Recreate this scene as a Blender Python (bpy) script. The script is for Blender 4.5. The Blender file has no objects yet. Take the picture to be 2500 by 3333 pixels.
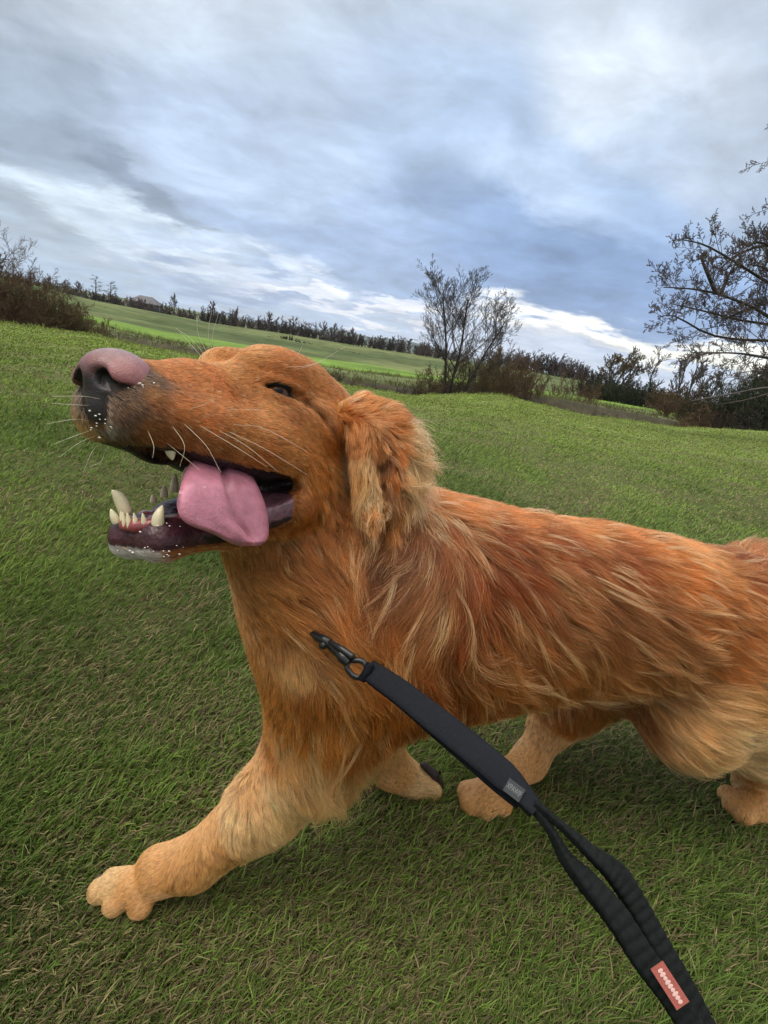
import bpy, math, random
import numpy as np
from mathutils import Vector, Matrix

# ------------------------------------------------------------------ camera
rng = np.random.default_rng(7)
random.seed(7)
SC = bpy.context.scene
FPX = 500.0                      # focal length in pixels of a 768x1024 picture
CAM_H = 0.62
ROLL = math.radians(10.5)
PITCH = math.atan(163.6 / FPX)
cam_d = bpy.data.cameras.new('camera')
cam_d.sensor_fit = 'VERTICAL'
cam_d.sensor_height = 24.0
cam_d.lens = 24.0 * FPX / 1024.0
cam_d.clip_start = 0.01
cam_d.clip_end = 6000.0
cam = bpy.data.objects.new('camera', cam_d)
SC.collection.objects.link(cam)
FW = Vector((0, math.cos(PITCH), -math.sin(PITCH)))
R0 = Vector((1, 0, 0))
U0 = Vector((0, math.sin(PITCH), math.cos(PITCH)))
# the picture's x axis in the world: horizon falls to the right by ROLL
XA = R0 * math.cos(ROLL) + U0 * math.sin(ROLL)
YA = -R0 * math.sin(ROLL) + U0 * math.cos(ROLL)
cam.matrix_world = Matrix(((XA.x, YA.x, -FW.x, 0), (XA.y, YA.y, -FW.y, 0), (XA.z, YA.z, -FW.z, CAM_H), (0, 0, 0, 1)))
SC.camera = cam
CO = np.array((0, 0, CAM_H))
def ray(fx, fy):
    """direction (Y component 1) of a point of the 2500x3333 photograph"""
    dx = fx * 0.3072 - 384.0
    dy = fy * 0.3072 - 512.0
    d = FW * FPX + XA * dx - YA * dy
    d = np.array(d)
    return d / d[1]
def P(fx, fy, Y):
    return CO + ray(fx, fy) * Y
def G(fx, fy, z=0.0):
    d = ray(fx, fy)
    return CO + d * ((z - CAM_H) / d[2])
def project(p):
    q = np.asarray(p) - CO
    f = q @ np.array(FW); x = q @ np.array(XA); y = q @ np.array(YA)
    return np.stack([(x / f * FPX + 384) / 0.3072, (-y / f * FPX + 512) / 0.3072], -1)
# ------------------------------------------------------------------ sky, light, exposure
SUN_EL, SUN_AZ = math.radians(62), math.radians(-115)     # azimuth from +Y towards +X: behind the camera, to the left
world = bpy.data.worlds.new('World'); SC.world = world; world.use_nodes = True
def srgb(r, g, b):
    return tuple(((c / 255 + .055) / 1.055) ** 2.4 if c > 10 else c / 255 / 12.92 for c in (r, g, b))
def azel(fx, fy):
    d = ray(fx, fy); return math.atan2(d[0], d[1]), math.atan2(d[2], math.hypot(d[0], d[1]))
def build_sky():
    nt = world.node_tree; N = nt.nodes; L = nt.links
    bg = N['Background']; bg.inputs['Strength'].default_value = 1.0
    tc = N.new('ShaderNodeTexCoord'); D = tc.outputs['Generated']
    def vm(op, a, b=None, s=None):
        n = N.new('ShaderNodeVectorMath'); n.operation = op
        for i, x in enumerate((a, b)):
            if x is None: continue
            if isinstance(x, tuple): n.inputs[i].default_value = x
            else: L.new(x, n.inputs[i])
        if s is not None:
            if isinstance(s, float): n.inputs['Scale'].default_value = s
            else: L.new(s, n.inputs['Scale'])
        return n.outputs['Value' if op in ('LENGTH', 'DOT_PRODUCT', 'DISTANCE') else 'Vector']
    def mt(op, a, b=None, c=None):
        n = N.new('ShaderNodeMath'); n.operation = op
        for i, x in enumerate((a, b, c)):
            if x is None: continue
            if isinstance(x, (int, float)): n.inputs[i].default_value = x
            else: L.new(x, n.inputs[i])
        return n.outputs[0]
    def noise(v, scale, det=6, rough=.55, dist=0.0, out='Fac'):
        n = N.new('ShaderNodeTexNoise'); n.inputs['Scale'].default_value = scale; n.inputs['Detail'].default_value = det
        n.inputs['Roughness'].default_value = rough; n.inputs['Distortion'].default_value = dist
        L.new(v, n.inputs['Vector']); return n.outputs[out]
    def ramp(v, a, b, c=0.0, d=1.0, smooth=True):
        n = N.new('ShaderNodeMapRange'); n.interpolation_type = 'SMOOTHSTEP' if smooth else 'LINEAR'
        for k, x in (('From Min', a), ('From Max', b), ('To Min', c), ('To Max', d)): n.inputs[k].default_value = x
        L.new(v, n.inputs['Value']); return n.outputs[0]
    def mix(f, a, b):
        n = N.new('ShaderNodeMix'); n.data_type = 'RGBA'
        if isinstance(f, float): n.inputs[0].default_value = f
        else: L.new(f, n.inputs[0])
        for i, x in ((6, a), (7, b)):
            if isinstance(x, tuple): n.inputs[i].default_value = (*x, 1)
            else: L.new(x, n.inputs[i])
        return n.outputs[2]
    sx = N.new('ShaderNodeSeparateXYZ'); L.new(vm('NORMALIZE', D), sx.inputs[0])
    az = mt('ARCTAN2', sx.outputs[0], sx.outputs[1]); el = mt('ARCSINE', sx.outputs[2])
    # the cloud deck: directions laid out on a plane overhead
    zz = mt('ADD', mt('MAXIMUM', sx.outputs[2], 0.0), .16)
    cb = N.new('ShaderNodeCombineXYZ'); L.new(mt('DIVIDE', sx.outputs[0], zz), cb.inputs[0]); L.new(mt('DIVIDE', sx.outputs[1], zz), cb.inputs[1])
    deck = cb.outputs[0]
    mp = N.new('ShaderNodeMapping'); mp.inputs['Rotation'].default_value = (0, 0, math.radians(35)); mp.inputs['Scale'].default_value = (.95, 1.2, 1); L.new(deck, mp.inputs['Vector'])
    streak = mp.outputs[0]
    ca = N.new('ShaderNodeCombineXYZ'); L.new(az, ca.inputs[0]); L.new(el, ca.inputs[1])
    w1 = noise(deck, 1.6, 7, .6, 0, 'Color'); w2 = noise(streak, 1.1, 6, .6, .3, 'Color')
    wv = vm('ADD', vm('SCALE', vm('SUBTRACT', w1, (.5, .5, .5)), s=.16), vm('SCALE', vm('SUBTRACT', w2, (.5, .5, .5)), s=.22))
    Q = vm('ADD', ca.outputs[0], vm('MULTIPLY', wv, (1, .7, 0)))
    # clear sky behind the deck, then the deck itself
    sk = N.new('ShaderNodeTexSky'); sk.sky_type = 'NISHITA'; sk.sun_disc = False; sk.sun_elevation = SUN_EL; sk.sun_rotation = SUN_AZ
    clear = vm('SCALE', sk.outputs[0], s=.09)
    col = mix(.95, clear, (.40, .46, .54))
    def lobe(x0, y0, x1, y1, w, rgb, strength=1.0, soft=.25):
        nonlocal col
        a0, e0 = azel(x0, y0); a1, e1 = azel(x1, y1)
        xm, ym = (x0 + x1) / 2, (y0 + y1) / 2
        am, em = azel(xm, ym)
        ln = math.hypot(a1 - a0, e1 - e0) / 2 + w * .3072 / 560; wd = w * .3072 / 560
        m = N.new('ShaderNodeMapping'); m.vector_type = 'TEXTURE'
        m.inputs['Location'].default_value = (am, em, 0); m.inputs['Rotation'].default_value = (0, 0, math.atan2(e1 - e0, a1 - a0)); m.inputs['Scale'].default_value = (ln, wd, 1)
        L.new(Q, m.inputs['Vector'])
        f = ramp(vm('LENGTH', m.outputs[0]), 1.0 + soft, soft * .9, 0, strength)
        col = mix(f, col, srgb(*rgb))
    S = SKY_LOBES
    for q in S: lobe(*q)
    # fine structure
    n1 = noise(streak, 2.6, 9, .62, .5); n2 = noise(deck, 2.4, 9, .62, .4); n3 = noise(deck, .9, 5, .5)
    f1 = ramp(n1, .30, .70, .93, 1.27, False); f2 = ramp(n2, .3, .7, .82, 1.22, False); f3 = ramp(n3, .3, .7, .96, 1.08, False)
    col = vm('SCALE', col, s=mt('MULTIPLY', mt('MULTIPLY', f1, f2), mt('MULTIPLY', f3, 1.08)))
    # unseen sky, boosted overhead and tinted behind the camera as added fill light
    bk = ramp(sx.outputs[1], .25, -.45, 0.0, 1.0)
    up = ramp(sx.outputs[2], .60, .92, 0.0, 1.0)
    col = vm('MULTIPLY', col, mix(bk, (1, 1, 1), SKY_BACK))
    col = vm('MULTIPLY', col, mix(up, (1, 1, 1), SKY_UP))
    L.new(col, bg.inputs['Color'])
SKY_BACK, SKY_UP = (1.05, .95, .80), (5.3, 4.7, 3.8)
SKY_LOBES = [
    # x0, y0, x1, y1 (long axis in the photograph), half width, colour, strength, softness
    (-800, -600, 3300, -600, 700, (168, 176, 182), .9, .5),
    (-200, 60, 2700, 60, 330, (180, 188, 195), .85, .5),
    (-100, 10, 60, 160, 190, (134, 146, 158), .8, .6),
    (300, 300, 2200, 420, 300, (182, 194, 208), .8, .6),
    (1200, 620, 2600, 640, 280, (150, 174, 208), .7, .8),
    (900, 790, 2700, 990, 190, (134, 159, 196), .85, .7),
    (1500, 850, 2350, 940, 120, (120, 146, 186), .8, .7),
    (200, 480, 1200, 800, 170, (158, 178, 208), .7, .8),
    (-50, 280, 400, 600, 130, (146, 160, 176), .7, .7),
    (120, 200, 330, 330, 50, (140, 153, 170), .5, .9),
    (1950, 230, 2350, 430, 110, (214, 223, 232), .75, .8),
    (1650, 520, 1950, 640, 70, (184, 204, 230), .7, .8),
    (2150, 520, 2600, 700, 120, (152, 176, 208), .6, .8),
    (2450, 100, 2600, 500, 150, (164, 174, 186), .6, .8),
    (650, 480, 1100, 560, 80, (182, 199, 222), .6, .8),
    (-60, 560, 360, 720, 60, (190, 206, 220), .6, .9),
    (150, 640, 640, 810, 62, (206, 220, 232), .65, .9),
    (330, 500, 640, 740, 34, (128, 142, 162), .9, .7),
    (-60, 640, 180, 770, 50, (146, 160, 174), .85, .7),
    (-80, 760, 240, 850, 60, (168, 188, 208), .85, .6),
    (-50, 850, 800, 980, 52, (164, 186, 212), .85, .6),
    (560, 815, 1000, 900, 26, (214, 226, 242), .8, .7),
    (430, 760, 800, 810, 22, (178, 196, 218), .8, .7),
    (700, 960, 1250, 1080, 60, (178, 197, 224), .85, .6),
    (600, 900, 960, 985, 26, (142, 162, 196), .85, .7),
    (860, 930, 1340, 1000, 20, (236, 240, 248), .95, .7),
    (1120, 960, 1330, 1045, 22, (152, 172, 204), .85, .7),
    (1300, 1090, 2500, 1330, 90, (204, 214, 232), .95, .5),
    (1560, 1020, 2150, 1125, 40, (252, 252, 250), 1.0, .6),
    (1850, 1080, 2600, 1220, 36, (255, 252, 238), 1.0, .7),
    (1700, 1080, 2000, 1120, 14, (206, 212, 224), .8, .8),
    (1050, 1010, 1480, 1040, 20, (240, 240, 244), .9, .7),
    (1900, 1150, 2250, 1230, 24, (186, 200, 226), .7, .7),
]
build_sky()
sun_d = bpy.data.lights.new('sun', 'SUN'); sun_d.energy = 1.5; sun_d.angle = math.radians(25); sun_d.color = (1, .95, .88)
sun = bpy.data.objects.new('sun', sun_d); SC.collection.objects.link(sun)
sun.rotation_euler = (math.pi / 2 - SUN_EL, 0, -SUN_AZ + math.pi)
sun.rotation_euler = Vector((math.sin(SUN_AZ) * math.cos(SUN_EL), math.cos(SUN_AZ) * math.cos(SUN_EL), math.sin(SUN_EL))).to_track_quat('Z', 'Y').to_euler()
SC.view_settings.view_transform = 'Standard'; SC.view_settings.look = 'None'
SC.view_settings.exposure = 0.18; SC.view_settings.gamma = 1.0
SC.cycles.use_denoising = True
SC.cycles.max_bounces = 8; SC.cycles.transparent_max_bounces = 8
SC.cycles.sample_clamp_indirect = 4
N_GRASS = 480000
# ------------------------------------------------------------------ implicit surfaces
def nrm(v):
    v = np.asarray(v, float); return v / np.linalg.norm(v)
class Field:
    def __init__(s, xs, ys, zs):
        s.ax = [np.asarray(a, np.float32) for a in (xs, ys, zs)]
        s.d = np.full([len(a) for a in s.ax], 0.05, np.float32)
    def _win(s, lo, hi):
        return tuple(slice(max(0, int(np.searchsorted(a, l)) - 1), int(np.searchsorted(a, h)) + 1) for a, l, h in zip(s.ax, lo, hi))
    def _pts(s, w):
        return np.meshgrid(*[a[q] for a, q in zip(s.ax, w)], indexing='ij')
    def _mix(s, w, e, k, op):
        c = s.d[w]
        if op == 'add':
            h = np.maximum(k - np.abs(c - e), 0) / k
            s.d[w] = np.minimum(c, e) - h * h * k * 0.25
        else:
            e = -e
            h = np.maximum(k - np.abs(c - e), 0) / k
            s.d[w] = np.maximum(c, e) + h * h * k * 0.25
    def cone(s, a, b, ra, rb, k=0.02, op='add'):
        a = np.asarray(a, float); b = np.asarray(b, float)
        m = max(ra, rb) + k + 0.03
        w = s._win(np.minimum(a, b) - m, np.maximum(a, b) + m)
        x, y, z = s._pts(w)
        if x.size == 0: return
        ab = b - a; L2 = float(ab @ ab)
        t = np.clip(((x - a[0]) * ab[0] + (y - a[1]) * ab[1] + (z - a[2]) * ab[2]) / L2, 0, 1)
        e = np.sqrt((x - a[0] - t * ab[0]) ** 2 + (y - a[1] - t * ab[1]) ** 2 + (z - a[2] - t * ab[2]) ** 2) - (ra + (rb - ra) * t)
        s._mix(w, e.astype(np.float32), k, op)
    def chain(s, pts, rs, k=0.02, op='add'):
        for i in range(len(pts) - 1):
            s.cone(pts[i], pts[i + 1], rs[i], rs[i + 1], k, op)
    def ell(s, c, r, M=None, k=0.02, op='add'):
        """M: 3x3 whose columns are the ellipsoid's axes in the world"""
        c = np.asarray(c, float); r = np.asarray(r, float)
        m = r.max() + k + 0.03
        w = s._win(c - m, c + m)
        x, y, z = s._pts(w)
        if x.size == 0: return
        q = np.stack([x - c[0], y - c[1], z - c[2]], -1)
        if M is not None: q = q @ np.asarray(M)
        k0 = np.linalg.norm(q / r, axis=-1); k1 = np.linalg.norm(q / (r * r), axis=-1) + 1e-9
        e = k0 * (k0 - 1) / k1
        s._mix(w, e.astype(np.float32), k, op)
    def mesh(s):
        d = s.d; X, Y, Z = s.ax
        ins = d < 0
        nx, ny, nz = d.shape
        cs = None; cnt = np.zeros((nx - 1, ny - 1, nz - 1), np.int8)
        for i in (0, 1):
            for j in (0, 1):
                for k in (0, 1):
                    cnt += ins[i:nx - 1 + i, j:ny - 1 + j, k:nz - 1 + k]
        act = (cnt > 0) & (cnt < 8)
        idx = np.full(act.shape, -1, np.int64)
        ci, cj, ck = np.nonzero(act); n = len(ci); idx[ci, cj, ck] = np.arange(n)
        acc = np.zeros((n, 3)); m = np.zeros(n)
        cor = [(i, j, k) for i in (0, 1) for j in (0, 1) for k in (0, 1)]
        for a in cor:
            for ax in range(3):
                if a[ax]: continue
                b = list(a); b[ax] = 1
                da = d[ci + a[0], cj + a[1], ck + a[2]]; db = d[ci + b[0], cj + b[1], ck + b[2]]
                x = (da < 0) != (db < 0)
                t = np.where(x, da / np.where(x, da - db, 1), 0)
                pa = np.stack([X[ci + a[0]], Y[cj + a[1]], Z[ck + a[2]]], -1)
                pb = np.stack([X[ci + b[0]], Y[cj + b[1]], Z[ck + b[2]]], -1)
                acc += np.where(x[:, None], pa + (pb - pa) * t[:, None], 0); m += x
        v = acc / m[:, None]
        quads = []
        for ax in range(3):
            sl = [slice(1, -1)] * 3; sl[ax] = slice(0, -1)
            A = ins[tuple(sl)]
            sl2 = [slice(1, -1)] * 3; sl2[ax] = slice(1, None)
            B = ins[tuple(sl2)]
            e = np.nonzero(A != B)
            off = [1, 1, 1]; off[ax] = 0
            i, j, k = [e[q] + off[q] for q in range(3)]
            flip = A[e]
            o1, o2 = [q for q in range(3) if q != ax]
            def cell(d1, d2):
                q = [i, j, k]; q = [u.copy() for u in q]; q[o1] -= d1; q[o2] -= d2
                return idx[q[0], q[1], q[2]]
            f = np.stack([cell(0, 0), cell(1, 0), cell(1, 1), cell(0, 1)], -1)
            if ax == 1: flip = ~flip
            f = np.where(flip[:, None], f, f[:, ::-1])
            quads.append(f)
        f = np.concatenate(quads)
        return v, f[(f >= 0).all(1)]
def grid_axis(lo, hi, coarse, fine=()):
    """coordinates from lo to hi in steps of coarse, finer inside the (a, b, step) spans"""
    out = [lo]
    while out[-1] < hi:
        st = coarse
        for a, b, s in fine:
            if a - coarse <= out[-1] < b: st = min(st, s)
        out.append(out[-1] + st)
    return np.array(out)
def vert_normals(v, f):
    n = np.zeros_like(v)
    fn = np.cross(v[f[:, 2]] - v[f[:, 0]], v[f[:, 3]] - v[f[:, 1]])
    for i in range(4): np.add.at(n, f[:, i], fn)
    return n / (np.linalg.norm(n, axis=1, keepdims=True) + 1e-12)
def relax(v, f, it=2, lam=0.5):
    e = np.concatenate([f[:, [0, 1]], f[:, [1, 2]], f[:, [2, 3]], f[:, [3, 0]]])
    a = np.concatenate([e[:, 0], e[:, 1]]); b = np.concatenate([e[:, 1], e[:, 0]])
    deg = np.bincount(a, minlength=len(v))[:, None].clip(1)
    for _ in range(it):
        for l in (lam, -lam * 1.04):
            s = np.stack([np.bincount(a, weights=v[b, q], minlength=len(v)) for q in range(3)], -1)
            v = v + l * (s / deg - v)
    return v
def mesh_obj(name, v, f, mat=None, parent=None, smooth=True, col=None, loc=None):
    v = np.asarray(v, float)
    if loc is not None: v = v - np.asarray(loc)
    me = bpy.data.meshes.new(name)
    f = [tuple(q) for q in f] if not isinstance(f, np.ndarray) else f
    if isinstance(f, np.ndarray):
        n, w = f.shape
        me.vertices.add(len(v)); me.vertices.foreach_set('co', v.astype(np.float32).ravel())
        me.loops.add(n * w); me.loops.foreach_set('vertex_index', f.astype(np.int32).ravel())
        me.polygons.add(n); me.polygons.foreach_set('loop_start', np.arange(0, n * w, w, dtype=np.int32))
        me.update(calc_edges=True)
    else:
        me.from_pydata([tuple(q) for q in v], [], f)
    me.validate()
    if smooth: me.polygons.foreach_set('use_smooth', [True] * len(me.polygons))
    if col is not None:
        a = me.color_attributes.new('tint', 'FLOAT_COLOR', 'POINT')
        c = np.ones((len(v), 4), np.float32); c[:, :3] = col
        a.data.foreach_set('color', c.ravel())
    if mat is not None: me.materials.append(mat)
    o = bpy.data.objects.new(name, me)
    SC.collection.objects.link(o)
    if loc is not None: o.location = loc
    if parent is not None: o.parent = parent; o.matrix_parent_inverse = Matrix(); o.location = Vector(loc if loc is not None else (0, 0, 0)) - parent.location
    return o
def catmull(a, n):
    a = np.asarray(a, float); a = np.concatenate([2 * a[:1] - a[1:2], a, 2 * a[-1:] - a[-2:-1]])
    t = np.linspace(0, len(a) - 3 - 1e-6, n); i = t.astype(int); f = (t - i).reshape(-1, *[1] * (a.ndim - 1))
    p0, p1, p2, p3 = a[i], a[i + 1], a[i + 2], a[i + 3]
    return .5 * (2 * p1 + (p2 - p0) * f + (2 * p0 - 5 * p1 + 4 * p2 - p3) * f ** 2 + (3 * p1 - p0 - 3 * p2 + p3) * f ** 3)
# ------------------------------------------------------------------ materials
def mat(name, col=(.5, .5, .5), rough=.6, spec=.4, attr=None, noise=None, bump=None, vary=.15, sub=0.0, coat=0.0):
    m = bpy.data.materials.new(name); m.use_nodes = True
    nt = m.node_tree; N = nt.nodes; Lk = nt.links
    b = N['Principled BSDF']
    b.inputs['Roughness'].default_value = rough
    b.inputs['Specular IOR Level'].default_value = spec
    if sub: b.inputs['Subsurface Weight'].default_value = sub; b.inputs['Subsurface Scale'].default_value = .004; b.inputs['Subsurface Radius'].default_value = (1, .35, .25)
    if coat: b.inputs['Coat Weight'].default_value = coat; b.inputs['Coat Roughness'].default_value = .12
    src = None
    tc = N.new('ShaderNodeTexCoord')
    if attr:
        a = N.new('ShaderNodeAttribute'); a.attribute_name = attr; src = a.outputs['Color']
    else:
        b.inputs['Base Color'].default_value = (*col, 1)
    if noise:
        n = N.new('ShaderNodeTexNoise'); n.inputs['Scale'].default_value = noise; n.inputs['Detail'].default_value = 6
        Lk.new(tc.outputs['Object'], n.inputs['Vector'])
        mr = N.new('ShaderNodeMapRange'); mr.inputs['From Min'].default_value = .25; mr.inputs['From Max'].default_value = .75
        mr.inputs['To Min'].default_value = 1 - vary; mr.inputs['To Max'].default_value = 1 + vary
        Lk.new(n.outputs['Fac'], mr.inputs['Value'])
        mx = N.new('ShaderNodeVectorMath'); mx.operation = 'SCALE'
        if src is not None: Lk.new(src, mx.inputs[0])
        else: mx.inputs[0].default_value = col
        Lk.new(mr.outputs[0], mx.inputs['Scale']); src = mx.outputs[0]
    if src is not None: Lk.new(src, b.inputs['Base Color'])
    if bump:
        n2 = N.new('ShaderNodeTexNoise'); n2.inputs['Scale'].default_value = bump[0]; n2.inputs['Detail'].default_value = 4
        Lk.new(tc.outputs['Object'], n2.inputs['Vector'])
        bp = N.new('ShaderNodeBump'); bp.inputs['Strength'].default_value = bump[1]; bp.inputs['Distance'].default_value = bump[2]
        Lk.new(n2.outputs['Fac'], bp.inputs['Height']); Lk.new(bp.outputs[0], b.inputs['Normal'])
    return m
def hair_mat(name, rough=.32, radial=.5, tip=1.38):
    m = bpy.data.materials.new(name); m.use_nodes = True
    nt = m.node_tree; N = nt.nodes; Lk = nt.links
    N.remove(N['Principled BSDF'])
    out = N['Material Output']
    h = N.new('ShaderNodeBsdfHairPrincipled'); h.parametrization = 'COLOR'
    h.inputs['Roughness'].default_value = rough; h.inputs['Radial Roughness'].default_value = radial
    h.inputs['Coat'].default_value = 0.0
    a = N.new('ShaderNodeAttribute'); a.attribute_name = 'tint'
    hi = N.new('ShaderNodeHairInfo')
    mr = N.new('ShaderNodeMapRange'); mr.inputs['To Min'].default_value = .55; mr.inputs['To Max'].default_value = tip
    Lk.new(hi.outputs['Intercept'], mr.inputs['Value'])
    sc = N.new('ShaderNodeVectorMath'); sc.operation = 'SCALE'
    Lk.new(a.outputs['Color'], sc.inputs[0]); Lk.new(mr.outputs[0], sc.inputs['Scale'])
    Lk.new(sc.outputs[0], h.inputs['Color'])
    d = N.new('ShaderNodeBsdfDiffuse'); Lk.new(sc.outputs[0], d.inputs['Color'])
    mx = N.new('ShaderNodeMixShader'); mx.inputs[0].default_value = .38
    Lk.new(h.outputs[0], mx.inputs[1]); Lk.new(d.outputs[0], mx.inputs[2])
    Lk.new(mx.outputs[0], out.inputs['Surface'])
    return m
def curves_obj(name, pts, rad, col, m, parent=None, loc=None):
    """pts n x k x 3, rad n x k, col n x 3: n strands as one hair-curves object"""
    n, k = pts.shape[:2]
    cd = bpy.data.hair_curves.new(name)
    cd.add_curves([k] * n)
    p = pts.reshape(-1, 3) - (np.asarray(loc) if loc is not None else 0)
    cd.attributes['position'].data.foreach_set('vector', p.astype(np.float32).ravel())
    ra = cd.attributes.get('radius') or cd.attributes.new('radius', 'FLOAT', 'POINT')
    ra.data.foreach_set('value', rad.astype(np.float32).ravel())
    ca = cd.attributes.new('tint', 'FLOAT_COLOR', 'CURVE')
    c = np.ones((n, 4), np.float32); c[:, :3] = col
    ca.data.foreach_set('color', c.ravel())
    cd.materials.append(m)
    o = bpy.data.objects.new(name, cd); SC.collection.objects.link(o)
    if loc is not None: o.location = loc
    if parent is not None:
        o.parent = parent; o.location = Vector(loc if loc is not None else (0, 0, 0)) - parent.location
    return o
def tag(o, label=None, cat=None, group=None, kind=None):
    if label: o['label'] = label
    if cat: o['category'] = cat
    if group: o['group'] = group
    if kind: o['kind'] = kind
    return o
def empty(name, loc):
    o = bpy.data.objects.new(name, None); SC.collection.objects.link(o); o.location = loc; o.empty_display_size = .1
    return o
# ------------------------------------------------------------------ the land
def row(pts):
    """[(x, y, Y)] of the photograph -> azimuth, height, Y"""
    out = []
    for x, y, Y in pts:
        p = P(x, y, Y); out.append((math.atan2(p[0], p[1]), p[2], math.hypot(p[0], p[1])))
    return np.array(out)
ROW_A = row([(0, 1054, 13), (270, 1085, 13), (422, 1117, 13.5), (639, 1162, 14.5), (1137, 1257, 16), (1340, 1290, 17), (1500, 1283, 18), (1627, 1285, 18.5), (1750, 1312, 18.5), (1908, 1351, 19), (2202, 1391, 21), (2500, 1405, 24)])
ROW_B = row([(0, 1036, 24), (422, 1100, 24), (639, 1140, 25), (1137, 1240, 26), (1340, 1262, 27), (1627, 1270, 28), (1850, 1306, 29), (2202, 1372, 31), (2500, 1398, 34)])
ROW_C = row([(0, 1018, 36), (300, 1050, 36), (500, 1100, 36), (1000, 1185, 38), (1150, 1205, 38), (1382, 1233, 38), (1750, 1287, 39), (2184, 1350, 42), (2500, 1392, 44)])
ROW_D = row([(0, 1000, 62), (300, 1030, 62), (500, 1072, 62), (1002, 1160, 62), (1200, 1187, 60), (1382, 1218, 58), (1750, 1270, 58), (2184, 1334, 60), (2500, 1380, 62)])
ROW_E = row([(0, 905, 130), (150, 938, 130), (295, 975, 130), (527, 1020, 132), (690, 1052, 135), (888, 1080, 138), (1200, 1132, 140), (1378, 1158, 140), (1715, 1203, 140), (1940, 1242, 140), (2200, 1290, 140), (2500, 1368, 140)])
def at_row(r, az):
    return np.interp(az, r[:, 0], r[:, 1]), np.interp(az, r[:, 0], r[:, 2])
def vnoise(x, y, seed=0):
    """smooth value noise, vectorised"""
    x = np.asarray(x, float); y = np.asarray(y, float)
    xi = np.floor(x).astype(np.int64); yi = np.floor(y).astype(np.int64); fx = x - xi; fy = y - yi
    fx = fx * fx * (3 - 2 * fx); fy = fy * fy * (3 - 2 * fy)
    def h(a, b):
        n = (a * 374761393 + b * 668265263 + seed * 974711) & 0xffffffff
        n = ((n ^ (n >> 13)) * 1274126177) & 0xffffffff
        return ((n ^ (n >> 16)) & 0xffff) / 65535.0
    return (h(xi, yi) * (1 - fx) + h(xi + 1, yi) * fx) * (1 - fy) + (h(xi, yi + 1) * (1 - fx) + h(xi + 1, yi + 1) * fx) * fy
def fbm(x, y, o=4, seed=0):
    s = 0; a = .5; t = 0
    for i in range(o):
        s = s + a * vnoise(x * 2 ** i, y * 2 ** i, seed + i); t += a; a *= .5
    return s / t
def field_z(x, y):
    """height of the near field"""
    az = np.arctan2(x, y); r = np.hypot(x, y)
    za, ra = at_row(ROW_A, az)
    s = np.clip((r - 2.2) / (ra - 2.2), 0, 1)
    z = za * s ** 1.25
    k = np.clip((r - 1.2) / 3, 0, 1)
    return z + k * ((fbm(x * 1.1, y * 1.1, 4, 3) - .5) * .09 + (fbm(x * .33, y * .33, 3, 9) - .5) * .16 * np.clip(r / 10, 0, 1)) * (1 - .5 * s)
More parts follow.
